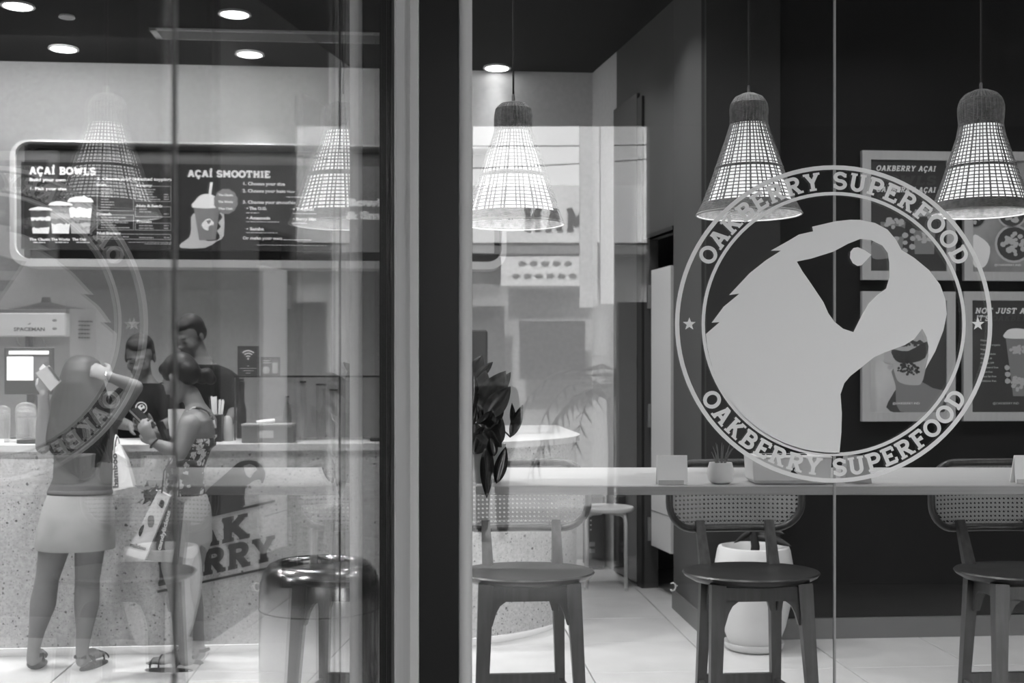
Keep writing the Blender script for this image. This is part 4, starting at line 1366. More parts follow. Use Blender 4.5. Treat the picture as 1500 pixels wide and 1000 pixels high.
def blobs(o, name, cx, cy_, rx, ry, n, r, mt, dz=.003, seed=1):
    rn = random.Random(seed); m = MB(ROOM)
    for k in range(n):
        a = rn.uniform(0, 2 * pi); q = sqrt(rn.random())
        x, z = pw(cx + rx * q * cos(a), cy_ + ry * q * sin(a)); R_ = r * rn.uniform(.6, 1.3) * SP
        m.plate([(R_ * cos(2 * pi * i / 7), R_ * sin(2 * pi * i / 7) * rn.uniform(.7, 1)) for i in range(7)], (x, YP - dz - 1.2e-5 * k, z), UX, UZ, .0003)
    m.build(name, mt, o)
tl = poster(1262, 220.5, 1398.5, 410.5, Mpk, 'black poster with two cups under slanted lettering, upper left of the framed set')
o = tl[1]
ptext(o, 'OAKBERRY A\u00c7AI', 1283, 250, 8, 92, Mpw, t=.2); ptext(o, 'BOWLS', 1281, 270, 14, 94, Mpd, t=.26)
ptext(o, 'OAKBERRY A\u00c7AI', 1283, 281, 8, 92, Mpw, t=.2); ptext(o, 'SMOOTHIES', 1283, 294, 10, 94, Mpd, t=.26)
def pcup(o, cx, top, bot, wt, wb_, seed):
    pshape(o, 'cup_picture', [(cx - wt / 2, top), (cx + wt / 2, top), (cx + wb_ / 2, bot), (cx - wb_ / 2, bot)], Mpg, .001, 0)
    h = bot - top
    pshape(o, 'cup_layer', [(cx - wt * .46, top + h * .18), (cx, top + h * .12), (cx + wt * .46, top + h * .2), (cx + wt * .42, top + h * .45), (cx - wt * .42, top + h * .42)], Mpd, .0016)
    blobs(o, 'topping_picture', cx, top + 2, wt * .45, 7, 26, 3, Mpl_, .002, seed)
    blobs(o, 'fruit_picture', cx, top + h * .6, wt * .34, h * .12, 22, 3, Mpl_, .0022, seed + 5)
pcup(o, 1308, 325, 372, 37, 26, 3); pcup(o, 1354, 310, 372, 36, 28, 9)
for y in (338, 350, 362): blobs(o, 'finger_picture', 1336, y, 1, 1, 1, 5, Mpl_, .0026, y); blobs(o, 'finger_picture', 1325, y + 6, 1, 1, 1, 5, Mpl_, .0026, y + 1)
pshape(o, 'hand_picture', [(1277, 356), (1290, 352), (1302, 372), (1300, 378), (1278, 378)], Mpg, .0009)
bl = poster(1262, 426.5, 1398.5, 616.5, mat('print_pale', .42, .6, noise=.25, scale=3), 'pale poster of a hand raising a layered cup, lower left of the framed set')
o = bl[1]
pshape(o, 'person_picture', [(1350, 440), (1384, 436), (1384, 602), (1304, 602), (1306, 580), (1322, 560), (1345, 540)], Mpd, .0008)
pshape(o, 'arm_picture', [(1308, 540), (1312, 565), (1318, 602), (1372, 602), (1384, 575), (1366, 568), (1352, 560)], Mpg, .001)
pshape(o, 'cup_picture', [(1300, 500), (1306, 486), (1340, 476), (1358, 482), (1362, 500), (1352, 556), (1340, 564), (1318, 560), (1310, 545)], Mpl_, .0014)
pshape(o, 'cup_layer', [(1306, 512), (1330, 514), (1358, 500), (1355, 524), (1330, 532), (1312, 528)], Mpk, .0018)
blobs(o, 'topping_picture', 1331, 502, 24, 5, 30, 2.4, Mpd, .0024, 4); blobs(o, 'fruit_picture', 1331, 540, 17, 9, 50, 2.2, Mpk, .0024, 6)
blobs(o, 'finger_picture', 1303, 526, 3, 12, 5, 6, Mpl_, .0026, 8)
x, z = pw(1307, 592); m = MB(ROOM); put_type(m, '@OAKBERRY.IND', (x, YP - .003, z), UX, UZ, 3.2 * SP / .7, width=42 * SP); m.build('lettering', Mpw, o)
tr_ = poster(1411.5, 221.5, 1549, 411.8, mat('print_table', .2, .6, noise=.4, scale=5), 'poster of bowls on a table, half hidden behind the right pendant')
o = tr_[1]
def bowl(cx, cy_, r, seed, mt=Mpl_, mt2=Mpd):
    pshape(o, 'bowl_picture', [(cx + r * cos(2 * pi * k / 20), cy_ + r * sin(2 * pi * k / 20)) for k in range(20)], mt, .001, 0)
    pshape(o, 'bowl_picture', [(cx + r * .88 * cos(2 * pi * k / 20), cy_ + r * .88 * sin(2 * pi * k / 20)) for k in range(20)], mt2, .0015, 0)
    blobs(o, 'fruit_picture', cx, cy_, r * .6, r * .6, 26, r * .17, Mpl_, .0022, seed)
bowl(1485, 357, 28, 2); bowl(1428, 318, 16, 3, Mpg, Mpk); bowl(1482, 312, 22, 5)
pshape(o, 'bowl_picture', [(1425, 346), (1437, 348), (1450, 362), (1446, 385), (1436, 393), (1425, 385)], Mpw, .0012)
x, z = pw(1456, 389.5); m = MB(ROOM); put_type(m, '@OAKBERRY.IND', (x, YP - .003, z), UX, UZ, 3.2 * SP / .7, width=42 * SP); m.build('lettering', Mpw, o)
brp = poster(1410.5, 426.8, 1548, 616, Mpk, 'black poster with slanted headline and checklist, at the right edge')
o = brp[1]
ptext(o, 'NOT JUST A\u00c7A\u00cd', 1428, 459, 8.5, 101, Mpw, t=.2); ptext(o, "IT'S", 1429, 470, 8.5, 20, Mpw, t=.2); ptext(o, 'OAKBERRY', 1452, 470, 8.5, 76, Mpd, t=.2)
m = MB(ROOM)
for k, s_ in enumerate(('Natural', 'Certified organic', 'Vegan', 'Antioxidants', 'Vitamin B', 'Omega 3/9', 'Cholesterol free', 'Gluten free', 'Trans fat free', 'Additives free')):
    x, z = pw(1436, 499.5 + 6.6 * k); put_type(m, s_, (x, YP - .001, z), UX, UZ, 2.7 * SP / .7, width=(14, 31, 12, 24, 18, 21, 28, 19, 25, 25)[k] * SP, bold=.0002)
x, z = pw(1454, 592); put_type(m, '@OAKBERRY.IND', (x, YP - .001, z), UX, UZ, 3.2 * SP / .7, width=41 * SP)
m.build('small_print', Mpl_, o)
pshape(o, 'cup_picture', [(1473, 494), (1512, 494), (1506, 580), (1484, 580)], Mpg, .001, 0)
pshape(o, 'lid_picture', [(1472, 495), (1474, 485), (1484, 481), (1500, 482), (1514, 488), (1513, 495)], Mpw, .0014)
blobs(o, 'fruit_picture', 1492, 512, 12, 6, 30, 3, Mpl_, .002, 2); blobs(o, 'fruit_picture', 1490, 562, 10, 10, 30, 3, Mpl_, .002, 3)
for y in (538, 548, 558): blobs(o, 'finger_picture', 1475, y, 1, 1, 1, 5, Mpl_, .0026, y)

# ------------------------------------------------------------------ round metal litter bin inside the side window
D = 4.33; s = D / 1750; cx = 469
a = V(((cx - 750) * s, D, 0)); zz = lambda y: EYE - (y - 545) * s
t = empty('litter_bin', (a.x, a.y, 0), 'brushed steel round litter bin with rolled open top', 'bin')
Mst = mat('brushed_steel', .36, .2, 1, noise=.06, scale=30, stretch=(1, 1, .05))
zr = .815
r = 88 * s
MB().lathe(a, [(r * .97, 0), (r, .01), (r, zr - .165)], 64).build('body', Mst, t, True, sharp=60)
MB().lathe(a, [(r * 1.004, zr - .163), (r * 1.004, zr - .12), (r * .985, zr - .075), (r * .93, zr - .035), (r * .84, zr - .008), (r * .75, zr), (r * .69, zr - .008), (r * .67, zr - .024), (r * .675, zr - .03)], 64).build('rolled_rim', Mst, t, True, sharp=60)
MB().ring((a.x, a.y, zr - .164), r * .998, .003, 64, 6).build('seam', mat('near_black', .012, .6), t)
MB().lathe(a, [(r * .69, zr - .031), (r * .69, zr - .30), (.01, zr - .30)], 40).build('liner', mat('bin_inside', .01, .6), t)

# ------------------------------------------------------------------ white round stool at the back
p = at(888, 850, 8.35); Dq = p.y; s = Dq / 1750
t = empty('round_stool', (p.x, Dq, 0), 'white round-seated low stool on the tiles behind the bar', 'stool')
zs_ = EYE - (737 - 545) * s - .03
zs_ = .565
Mws = mat('white_stool', .66, .4)
MB().lathe((p.x, Dq, 0), [(.175, zs_ - .034), (.19, zs_ - .03), (.196, zs_ - .016), (.19, zs_ - .003), (.175, zs_)], 36).build('seat', Mws, t, True, sharp=50)
for k in range(4):
    q = radians(40 + 90 * k) ; dx, dy = cos(q), sin(q)
    pts = [(p.x + dx * .05, Dq + dy * .05, zs_ - .045), (p.x + dx * .14, Dq + dy * .14, zs_ - .045), (p.x + dx * .18, Dq + dy * .18, zs_ - .06), (p.x + dx * .19, Dq + dy * .19, zs_ - .1), (p.x + dx * .195, Dq + dy * .195, .01)]
    MB().tube(pts, .0125, 10).build('leg', Mws, t, True)
    MB().lathe((p.x + dx * .195, Dq + dy * .195, 0), [(.014, 0), (.015, .02)], 10).build('rubber_foot', mat('pale_rubber', .4, .8), t.children[-1] if t.children else t)
# dark dispenser and plinth behind the stool
p = onwall(890, 820, 9.15)
t = empty('drinks_dispenser', R2W(1.35, 9.1), 'dark drinks dispenser by the back wall, behind the white round stool', 'dispenser')
p.x = 1.35; MB(ROOM).cbox((p.x + .0, 9.1, .29), (.15, .2, .56), bev=.02).build('body', mat('dark_plastic', .02, .35), t)
for k in range(6): MB(ROOM).box((p.x - .045, 8.993, .30 + .035 * k), (p.x - .035, 9.0, .31 + .035 * k)).build('indicator', mat('pale_mark', .5, .5), t)
for k in range(2): MB(ROOM).box((p.x - .05, 8.985, .13 + .05 * k), (p.x - .01, 9.0, .16 + .05 * k)).build('tap', mat('dull_steel', .3, .35, 1), t)
MB(ROOM).box((p.x - .0, 9.02, .57), (p.x + .04, 9.1, .64)).build('button_head', Mwh, t)
p1 = onwall(940, 840, 8.75)
o = MB(ROOM).box((p1.x - .11, 8.65, 0), (p1.x - .03, 8.8, .14)).build('plinth_block', mat('plinth_grey', .12, .6)); origin_to(o, R2W(p1.x - .07, 8.72)); tag(o, 'low grey plinth block at the foot of the wood panel', 'block')
# ------------------------------------------------------------------ people
def frame3(d, n):
    d = V(d).normalized(); n = V(n); n = (n - d * n.dot(d)).normalized(); s = d.cross(n)
    return Matrix((d, s, n)).transposed(), d, s, n

def limb(mb, pts, rad, n=14):
    pts = [V(p) for p in pts]
    P = []; Rr = []
    for i in range(len(pts) - 1):
        for k in range(6):
            t = k / 6; P.append(pts[i].lerp(pts[i + 1], t)); Rr.append(rad[i] + (rad[i + 1] - rad[i]) * t)
    P.append(pts[-1]); Rr.append(rad[-1])
    mb.tube(P, Rr, n)
    for p, r in ((pts[i], rad[i]) for i in range(len(pts))): mb.ell(p, r * .99, None, 12, 8)

def hand(mb, w_, d, n, curl=.35, side=1, spread=.12, k=1.0):
    M3, d, s, n = frame3(d, n); s = s * side
    w_ = V(w_)
    R = Matrix((d, s, n)).transposed()
    mb.ell(w_ + d * .045 * k, (.052 * k, .038 * k, .016 * k), R, 14, 10)
    mb.ell(w_ + d * .07 * k, (.03 * k, .040 * k, .014 * k), R, 14, 10)
    for i, (off, L, b) in enumerate(((.030, .068, .075), (.010, .076, .082), (-.010, .071, .080), (-.030, .056, .070))):
        p = w_ + d * b * k + s * off * k
        dr = (d + s * (off * spread / .03)).normalized()
        pts = [p]; ang = 0
        for seg_, f in enumerate((.45, .32, .26)):
            ang += curl * (1 + .25 * seg_) * (1 + .1 * i)
            q = pts[-1] + (dr * cos(ang) + n * sin(ang)) * L * f * k
            pts.append(q)
        limb(mb, pts, [.0098 * k, .009 * k, .0082 * k, .0072 * k], 8)
    p = w_ + d * .022 * k + s * .03 * k
    a = (d * .65 + s * .75 + n * .35).normalized(); b = (d * .9 + s * .25 + n * .45).normalized()
    limb(mb, [w_ + d * .01 * k + s * .012 * k, p, p + a * .034 * k, p + a * .034 * k + b * .03 * k], [.014 * k, .0135 * k, .011 * k, .0085 * k], 8)

def head(mb, c, R, s=1.0):
    c = V(c)
    def e(p, r, n=16, m=12): mb.ell(c + R @ (V(p) * s), [q * s for q in r], R, n, m)
    e((0, .014, .035), (.074, .092, .090)); e((0, -.026, -.015), (.061, .066, .082)); e((0, -.034, -.062), (.047, .052, .042))
    e((0, -.071, -.088), (.021, .018, .017)); e((0, -.088, .005), (.009, .014, .028)); e((0, -.101, -.020), (.0145, .017, .012))
    e((-.011, -.09, -.026), (.009, .009, .007)); e((.011, -.09, -.026), (.009, .009, .007))
    e((0, -.072, .032), (.046, .015, .012)); e((-.036, -.062, -.022), (.024, .024, .027)); e((.036, -.062, -.022), (.024, .024, .027))
    e((0, -.086, -.047), (.023, .011, .0055)); e((0, -.084, -.057), (.019, .011, .006))
    e((-.030, -.076, .007), (.015, .011, .009)); e((.030, -.076, .007), (.015, .011, .009))
    for sx in (-1, 1):
        e((sx * .078, .010, -.002), (.007, .018, .030)); e((sx * .076, .006, -.018), (.007, .011, .015))

def face_bits(c, R, s, parent, dark, lip):
    c = V(c)
    for sx in (-1, 1):
        m = MB(); m.ell(c + R @ (V((sx * .030, -.0862, .0045)) * s), [.0125 * s, .0035 * s, .0028 * s], R, 10, 6); m.build('eye', dark, parent, True)
        m = MB(); m.ell(c + R @ (V((sx * .033, -.0865, .030)) * s), [.019 * s, .0045 * s, .0032 * s], R, 10, 6); m.build('eyebrow', dark, parent, True)
    m = MB(); m.ell(c + R @ (V((0, -.0965, -.0518)) * s), [.017 * s, .0025 * s, .0045 * s], R, 12, 6); m.build('lips', lip, parent, True)

def headR(yaw=0, pitch=0, roll=0):
    """yaw 0 faces the shop front; pitch > 0 looks down; yaw > 0 turns to the person's left"""
    return (Matrix.Rotation(radians(yaw), 3, 'Z') @ Matrix.Rotation(radians(pitch), 3, 'X') @ Matrix.Rotation(radians(roll), 3, 'Y'))

Msk1 = mat('skin_tan', .20, .6, spec=.3, noise=.06, scale=9)
Msk2 = mat('skin_brown', .12, .65, spec=.25, noise=.06, scale=9)
Mhair = mat('dark_hair', .007, .5, noise=.4, scale=30, stretch=(6, 6, .6), spec=.3)
Mhair2 = mat('brown_hair', .012, .5, noise=.5, scale=26, stretch=(6, 6, .6), spec=.35)
Mlip1 = mat('lip_brown', .09, .5)
Mblk = mat('black_cotton', .006, .9, spec=.2)
def dz(py, D): return EYE - (py - 545) * D / 1750
def dx(px, D): return (px - 750) * D / 1750

# --- woman seen from behind, hand raised to her hair
D = 6.0; k6 = D / 1750
wA = empty('person', (dx(100, D), D, 0), 'person seen from behind in grey top and pale skirt, hand raised to long dark hair', 'person')
b = MB()
def tor(rows, mb, D, add=0.0, n=24):
    mb.loft([(dx(cx, D) , D + oy, dz(y, D), hw * D / 1750 + add, ry + add) for cx, y, hw, ry, oy in rows], n)
TA = [(112, 792, 46, .10, 0), (112, 765, 50, .125, 0), (113, 742, 49, .125, 0), (116, 722, 45, .11, 0), (121, 700, 40, .095, .0), (122, 675, 41, .095, .01), (123, 650, 43, .10, .01), (124, 630, 45, .095, .01), (124, 612, 40, .075, .01), (123, 600, 22, .055, .01), (122, 588, 15, .045, .0)]
tor(TA, b, D)
limb(b, [at(122, 600, D), at(122, 575, D - .005)], [.05, .048])
RhA = headR(150, 6)
head(b, at(123, 560, D), RhA, .95)
for pts in ([(88, 775, 23), (79.5, 802, 22), (69, 848, 16.5), (63, 884, 18.5), (54, 924, 11.5), (49, 951, 8.8), (48, 966, 9)], [(134, 775, 23), (131.5, 802, 21.5), (128, 848, 17.5), (127, 884, 18), (123.5, 924, 11.5), (120.5, 951, 9.2), (120, 968, 9)]):
    limb(b, [at(x, y, D) for x, y, r in pts], [r * k6 for x, y, r in pts], 18)
def foot(mb, heel, dr, L=.215, w_=.042, zf=.03):
    """bare foot from the heel along dr, standing on a 2.5 cm sole"""
    h = V(heel); d = V(dr).normalized(); s = d.cross(V((0, 0, 1)))
    R = Matrix((d, s, V((0, 0, 1)))).transposed()
    mb.ell(h + V((0, 0, zf + .028)), (.036, .031, .034), R, 14, 10)
    mb.ell(h + d * L * .3 + V((0, 0, zf + .032)), (L * .34, .032, .032), R, 14, 10)
    mb.ell(h + d * L * .62 + V((0, 0, zf + .018)), (L * .26, w_, .020), R, 14, 10)
    for i in range(5):
        mb.ell(h + d * (L * (.86 - .035 * i)) + s * (-.03 + .015 * i) + V((0, 0, zf + .010)), (.022 - .002 * i, .009, .010), R, 10, 6)
hl = V((dx(47, 6.0), 6.05, 0)); hr = V((dx(121, 6.0), 6.02, 0))
foot(b, hl, (-.35, 1, 0)); foot(b, hr, (.12, 1, 0))
# arms
shL, elL, wrL = at(84, 614, 6.0), at(63, 654, 5.93), at(65, 577, 5.84)
limb(b, [shL, shL.lerp(elL, .5), elL], [.05, .043, .036]); limb(b, [elL, elL.lerp(wrL, .35), wrL], [.037, .036, .023])
hand(b, wrL, (.05, 0, 1), (.3, 1, .1), .55, 1)
shR, elR, wrR = at(164, 612, 6.0), at(199, 567, 5.98), at(161, 552, 5.9)
limb(b, [shR, shR.lerp(elR, .5), elR], [.05, .044, .036]); limb(b, [elR, elR.lerp(wrR, .4), wrR], [.037, .034, .024])
hand(b, wrR, (-.95, .05, .45), (-.1, 1, -.6), .5, -1)
bodyA = flesh(b, 'body', Msk1, wA, .0062, 4)
# hair
h = MB()
h.loft([(dx(cx, D), D + oy, dz(y, D), hw * k6, ry) for cx, y, hw, ry, oy in [(119, 519, 4, .02, 0), (120, 522, 14, .07, 0), (121, 529, 23, .10, 0), (122, 542, 28, .118, -.01), (122, 560, 32, .12, -.03), (122, 580, 40, .11, -.045), (121, 600, 46, .095, -.06), (119, 620, 49, .085, -.07), (119, 640, 47, .075, -.075), (122, 658, 40, .065, -.08), (126, 675, 30, .05, -.085), (130, 690, 18, .035, -.085), (131, 700, 6, .015, -.085)]], 26)
random.seed(8)
for k in range(26):
    a_ = random.uniform(-44, 44); y0 = 600 + random.uniform(0, 20); ll = random.uniform(40, 78) * (1 - abs(a_) / 80)
    p = [at(120 + a_, y0, D - .12), at(120 + a_ * 1.0, y0 + ll * .6, D - .14), at(122 + a_ * .85 + random.uniform(-5, 5), y0 + ll + 12, D - .13)]
    h.tube(p, [.012, .010, .004], 6)
flesh(h, 'hair', Mhair2, wA, .007, 3)
# top
b = MB(); tor([(cx, y, hw, ry, oy) for cx, y, hw, ry, oy in TA if 595 < y < 723], b, D, .008)
b.ell(shL, .056); b.ell(shR, .056)
flesh(b, 'top', mat('grey_top', .10, .85), wA, .008, 5)
MB().loft([(dx(117.5, D), D, dz(y, D), hw * k6, ry) for y, hw, ry in ((723, 47, .125), (718, 46.5, .122), (716, 45, .115))], 26).build('hem', mat('hem_grey', .11, .85), wA, True)
# skirt
MB().loft([(dx(cx, D), D, dz(y, D), hw * k6, ry) for cx, y, hw, ry in ((111, 803, 56, .155), (110, 800, 57.5, .16), (111, 785, 56, .165), (113, 762, 53.5, .165), (115, 740, 49.5, .15), (116.5, 724, 46, .125), (117, 719, 44, .12))], 34).build('skirt', mat('pale_skirt', .34, .7, noise=.12, scale=7), wA, True, sharp=60)
MB().ring(at(158, 552, 5.9), .027, .003, 20, 6, Matrix.Rotation(radians(80), 4, 'Y')).build('bracelet', mat('silver', .7, .25, 1), wA, True)
def sandal(parent, heel, dr, L=.245, w_=.05):
    d = V(dr).normalized(); s = d.cross(V((0, 0, 1))); h = V(heel)
    t = []
    n = 20
    for i in range(n):
        a = 2 * pi * i / n; x = cos(a); y = sin(a)
        t.append((L * .5 * x + L * .40, w_ * y * (1.0 + .2 * x)))
    m = MB()
    O = h; m.plate(t, O + V((0, 0, .002)), d, s, .024)
    sd = m.build('sandal', mat('sandal_dark', .02, .6), parent, False)
    def strap(f, r, hz, nm='strap'):
        c = h + d * f * L; pts = []
        for i in range(11):
            a = pi * i / 10; pts.append(c + s * cos(a) * r + V((0, 0, .022 + sin(a) * hz)))
        q = MB(); q.tube(pts, .009, 6, flat=.35); q.build(nm, mat('sandal_strap', .015, .6), sd, True)
    strap(.72, .047, .032); strap(.55, .043, .05); strap(.2, .036, .062)
    q = MB()
    for sx in (-1, 1): q.tube([h + s * sx * .034 + d * .06 + V((0, 0, .02)), h + s * sx * .033 - d * .0 + V((0, 0, .075))], .008, 6, flat=.5)
    q.tube([h - d * .036 + s * .03 + V((0, 0, .075)), h - d * .042 + V((0, 0, .07)), h - d * .036 - s * .03 + V((0, 0, .075))], .010, 6)
    q.build('heel_strap', mat('sandal_strap', .015, .6), sd, True)
    return sd
sandal(wA, hl, (-.35, 1, 0)); sandal(wA, hr, (.12, 1, 0))
# what she holds
wl_ = empty('wallet', at(69, 556, 5.80), 'pale open wallet held up in the left hand of the woman in the skirt', 'wallet')
q = [at(x, y, 5.815) for x, y in ((52, 546), (71, 535), (89, 558), (74, 573))]
MB().hull([p + V((0, e, 0)) for p in q for e in (0, .010)]).build('cover', mat('pale_leather', .42, .6), wl_)
MB().hull([p + V((0, e, 0)) for p in [at(x, y, 5.812) for x, y in ((70, 538), (73, 536.5), (88, 556), (85.5, 558))] for e in (0, .008)]).build('card_edge', mat('dark_card', .04, .5), wl_)
MB().hull([p + V((0, e, 0)) for p in [at(x, y, 5.818) for x, y in ((57, 540), (63, 533), (67, 537), (60, 545))] for e in (0, .004)]).build('receipt', mat('paper_white', .75, .7), wl_)
# white carrier bag on her right side
bg_ = empty('paper_bag', at(180, 716, 5.8), 'slim white paper bag with rotated lettering, held beside the woman in the skirt', 'bag')
Db = 5.8
f0 = [at(x, y, Db) for x, y in ((166, 719), (195.5, 712.5), (184, 672), (172, 648), (165, 660))]
MB().hull([p + V((0, e, 0)) for p in f0[:3] for e in (0, .05)] + [f0[3] + V((0, .03, 0)), f0[4] + V((0, .0, 0)), f0[4] + V((0, .05, 0))]).build('bag_body', mat('bag_white', .68, .7), bg_)
MB().tube([at(167, 662, Db), at(168, 645, Db), at(170, 637, Db + .02), at(173, 640, Db + .03), at(178, 664, Db + .03)], .004, 6).build('handle', mat('bag_white', .68, .7), bg_, True)
m = MB(); a = at(173.5, 714, Db - .0015); bb_ = at(170.5, 656, Db - .0015)
U = (bb_ - a).normalized(); Wv = V((0, -1, 0)).cross(U)
put_type(m, 'bamboo', a, U, Wv, 8 * Db / 1750 / .7, width=50 * Db / 1750, bold=.0012, ext=.0004); m.build('lettering', mat('bag_print', .05, .6), bg_)

# --- woman in the floral top, side on, looking at her phone
D = 6.02; k6 = D / 1750
wB = empty('person', (dx(268, D), D, 0), 'person in floral top and pale shorts, hair tied back, looking down at a phone', 'person')
b = MB()
TB = [(279, 795, 27, .13, 0), (278, 770, 28, .14, 0), (277, 745, 27.5, .135, 0), (273, 724, 25, .115, 0), (270, 700, 25, .10, 0), (273, 680, 25, .105, .0), (281, 655, 26, .12, .0), (288, 632, 28, .14, .0), (290, 615, 26, .145, 0), (290, 603, 20, .10, 0), (288, 592, 13, .055, 0)]
tor(TB, b, D)
RhB = headR(-112, 32)
cB = at(264, 555, D - .01)
limb(b, [at(290, 604, D), at(279, 577, D)], [.052, .046])
head(b, cB, RhB, .97)
for pts, D_ in (([(272, 775, 25), (264, 800, 24), (258, 828, 22), (262, 862, 16), (267, 896, 17), (270, 925, 12.5), (272, 950, 9.5), (272, 966, 9.5)], 5.98), ([(286, 775, 22), (284, 802, 20), (281, 830, 17), (281, 862, 14), (284, 896, 14.5), (288, 925, 11), (291, 945, 9), (292, 958, 9)], 6.14)):
    limb(b, [at(x, y, D_) for x, y, r in pts], [r * k6 for x, y, r in pts], 18)
h1 = V((dx(275, 6.0), 6.01, 0)); h2 = V((dx(291, 6.14), 6.16, 0))
foot(b, h1, (-1, .08, 0), .22); foot(b, h2, (-.7, .6, 0), .21)
sh1, el1, wr1 = at(279, 622, 5.86), at(263, 664, 5.82), at(225, 648, 5.80)
limb(b, [sh1, sh1.lerp(el1, .5), el1], [.052, .046, .038]); limb(b, [el1, el1.lerp(wr1, .4), wr1], [.038, .035, .023])
hand(b, wr1, (-.55, 0, .85), (.1, .9, .5), .42, 1)
sh2, el2, wr2 = at(287, 620, 6.17), at(256, 652, 6.16), at(222, 634, 6.02)
limb(b, [sh2, el2], [.05, .036]); limb(b, [el2, wr2], [.036, .023])
hand(b, wr2, (-.7, -.3, .6), (.3, -.8, .5), .45, 1)
flesh(b, 'body', Msk1, wB, .0062, 4)
face_bits(cB, RhB, .97, wB, Mhair, Mlip1)
h = MB()
def he(p, r): h.ell(cB + RhB @ (V(p) * .97), [q * .97 for q in r], RhB, 18, 12)
he((0, .022, .046), (.084, .098, .090)); he((0, .06, .01), (.070, .065, .075)); he((0, -.035, .085), (.062, .045, .038))
h.ell(at(303, 548, D), (.036, .03, .034)); h.ell(at(309, 555, D), (.028, .024, .030)); h.ell(at(296, 556, D), (.028, .024, .024))
flesh(h, 'hair', Mhair, wB, .006, 3)
MB().ell(cB + RhB @ V((.082, .012, -.04)), (.006, .006, .009)).build('earring', mat('silver', .7, .25, 1), wB, True)
b = MB(); tor([q for q in TB if 640 < q[1] < 726], b, D, .008)
b.loft([(dx(290, D), D - .0, dz(y, D), hw * k6, ry) for y, hw, ry in ((655, 24, .13), (640, 23, .135))], 20)
flesh(b, 'top', floral('floral_cloth'), wB, .008, 4)
for Dq_ in (5.945, 6.09):
    MB().tube([at(x, y, Dq_) for x, y in ((263, 652), (262.5, 632), (266, 615), (274, 603), (283, 597), (293, 597), (304, 602), (313, 615), (317, 632), (315, 652))], .0055, 6).build('shoulder_strap', floral('floral_cloth'), wB, True)
b = MB(); tor([q for q in TB if q[1] > 723], b, D, .012)
limb(b, [at(268, 775, 5.97), at(265, 796, 5.98)], [.1, .098], 18); limb(b, [at(284, 775, 6.14), at(284, 794, 6.16)], [.09, .088], 18)
flesh(b, 'shorts', mat('pale_shorts', .33, .8), wB, .008, 3)
MB().ring(wr1 + V((.004, 0, -.004)), .0265, .005, 20, 6, Matrix.Rotation(radians(-50), 4, 'Y')).build('watch', mat('watch_dark', .05, .3, .6), wB, True)
sandal(wB, h1, (-1, .08, 0), .25, .045); sandal(wB, h2, (-.7, .6, 0), .24, .045)
Mph = mat('phone_black', .015, .25)
ph = empty('mobile_phone', at(210, 622, 5.84), 'dark mobile phone held by the woman in the floral top', 'phone')
q = [at(x, y, 5.86) for x, y in ((187, 602), (191, 599), (219, 626), (215, 630))]
MB().hull([q[0], q[1], q[2], q[3]] + [p + V((.01, .085, .006)) for p in q]).build('case', Mph, ph)
q = [at(x, y, 5.858) for x, y in ((188.5, 601.5), (190.5, 599.8), (217.5, 626.5), (215.6, 628.8))]
MB().hull([p + V((0, -.001, 0)) for p in q] + [p + V((0, .001, 0)) for p in q]).build('edge', mat('phone_edge', .35, .3, .5), ph)
ph2 = empty('card_terminal', at(236, 636, 5.95), 'dark slim card reader held between phone and forearm of the floral-top woman', 'card reader')
q = [at(x, y, 5.97) for x, y in ((227, 618), (233, 617), (246, 644), (240, 648))]
MB().hull(q + [p + V((.005, .05, 0)) for p in q]).build('case', Mph, ph2)
# patterned carrier bags on her arm
Dg = 5.68
cb = empty('carrier_bag', at(228, 824, Dg), 'tilted glossy carrier bag, white picture face and dark lettered side, on the floral-top woman', 'bag')
A = [at(x, y, Dg) for x, y in ((184, 812), (212, 820), (249, 727), (232, 718))]
Bq = [at(x, y, Dg + .03) for x, y in ((212, 820), (259, 826), (268, 735), (249, 727))]
MB().hull([p + V((0, e, 0)) for p in A for e in (0, .03)]).build('picture_side', mat('bag_face', .55, .4), cb)
MB().hull([p + V((0, e, 0)) for p in Bq for e in (0, .03)]).build('lettered_side', mat('bag_side', .085, .4), cb)
for pts, mt in (([(217, 757), (224, 755), (226, 764), (223, 772), (217, 770)], Mpg), ([(236, 732), (241, 735), (238, 744), (233, 740)], Mpd), ([(206, 772), (211, 768), (209, 778), (205, 786), (203, 780)], Mpd)):
    m = MB(); q = [at(x, y, Dg - .002) for x, y in pts]
    put_fill(m, [smooth_loop([(p.x, p.z) for p in q], n=3)], (0, Dg - .002, 0), UX, UZ, 1, .0003); m.build('fruit_picture', mt, cb)
def slant(mb, text, pa, pb, hp, D, **k):
    a, b_ = at(*pa, D), at(*pb, D); U = (b_ - a); L = U.length; U.normalize(); Wv = V((0, -1, 0)).cross(U)
    put_type(mb, text, a, U, Wv, hp * D / 1750 / .7, width=L, ext=.0004, **k)
m = MB(); slant(m, 'candylicious', (235, 806), (250, 748), 5.6, Dg + .027, bold=.0012); m.build('lettering', mat('bag_letter_pale', .7, .5), cb)
m = MB(); slant(m, 'malicious', (190, 800), (213, 806), 6, Dg - .002, bold=.001); m.build('small_lettering', mat('bag_print', .05, .6), cb)
MB().tube([at(237, 722, Dg), at(240, 690, Dg + .04), at(258, 662, Dg + .06), at(262, 690, Dg + .1), at(262, 728, Dg + .05)], .0035, 6).build('handle', mat('cord_black', .01, .5), cb, True)
random.seed(3)
m = MB()
for k in range(26):
    x = random.uniform(205, 240); y = random.uniform(712, 738)
    c = at(x, y, Dg + .03 + random.uniform(-.03, .03)); d = V((random.uniform(-1, 1), random.uniform(-.5, .5), random.uniform(-1, .6))).normalized() * .035
    sd = d.orthogonal().normalized() * .012
    m.hull([c - d, c + sd, c + d, c - sd, c + V((0, .006, 0))])
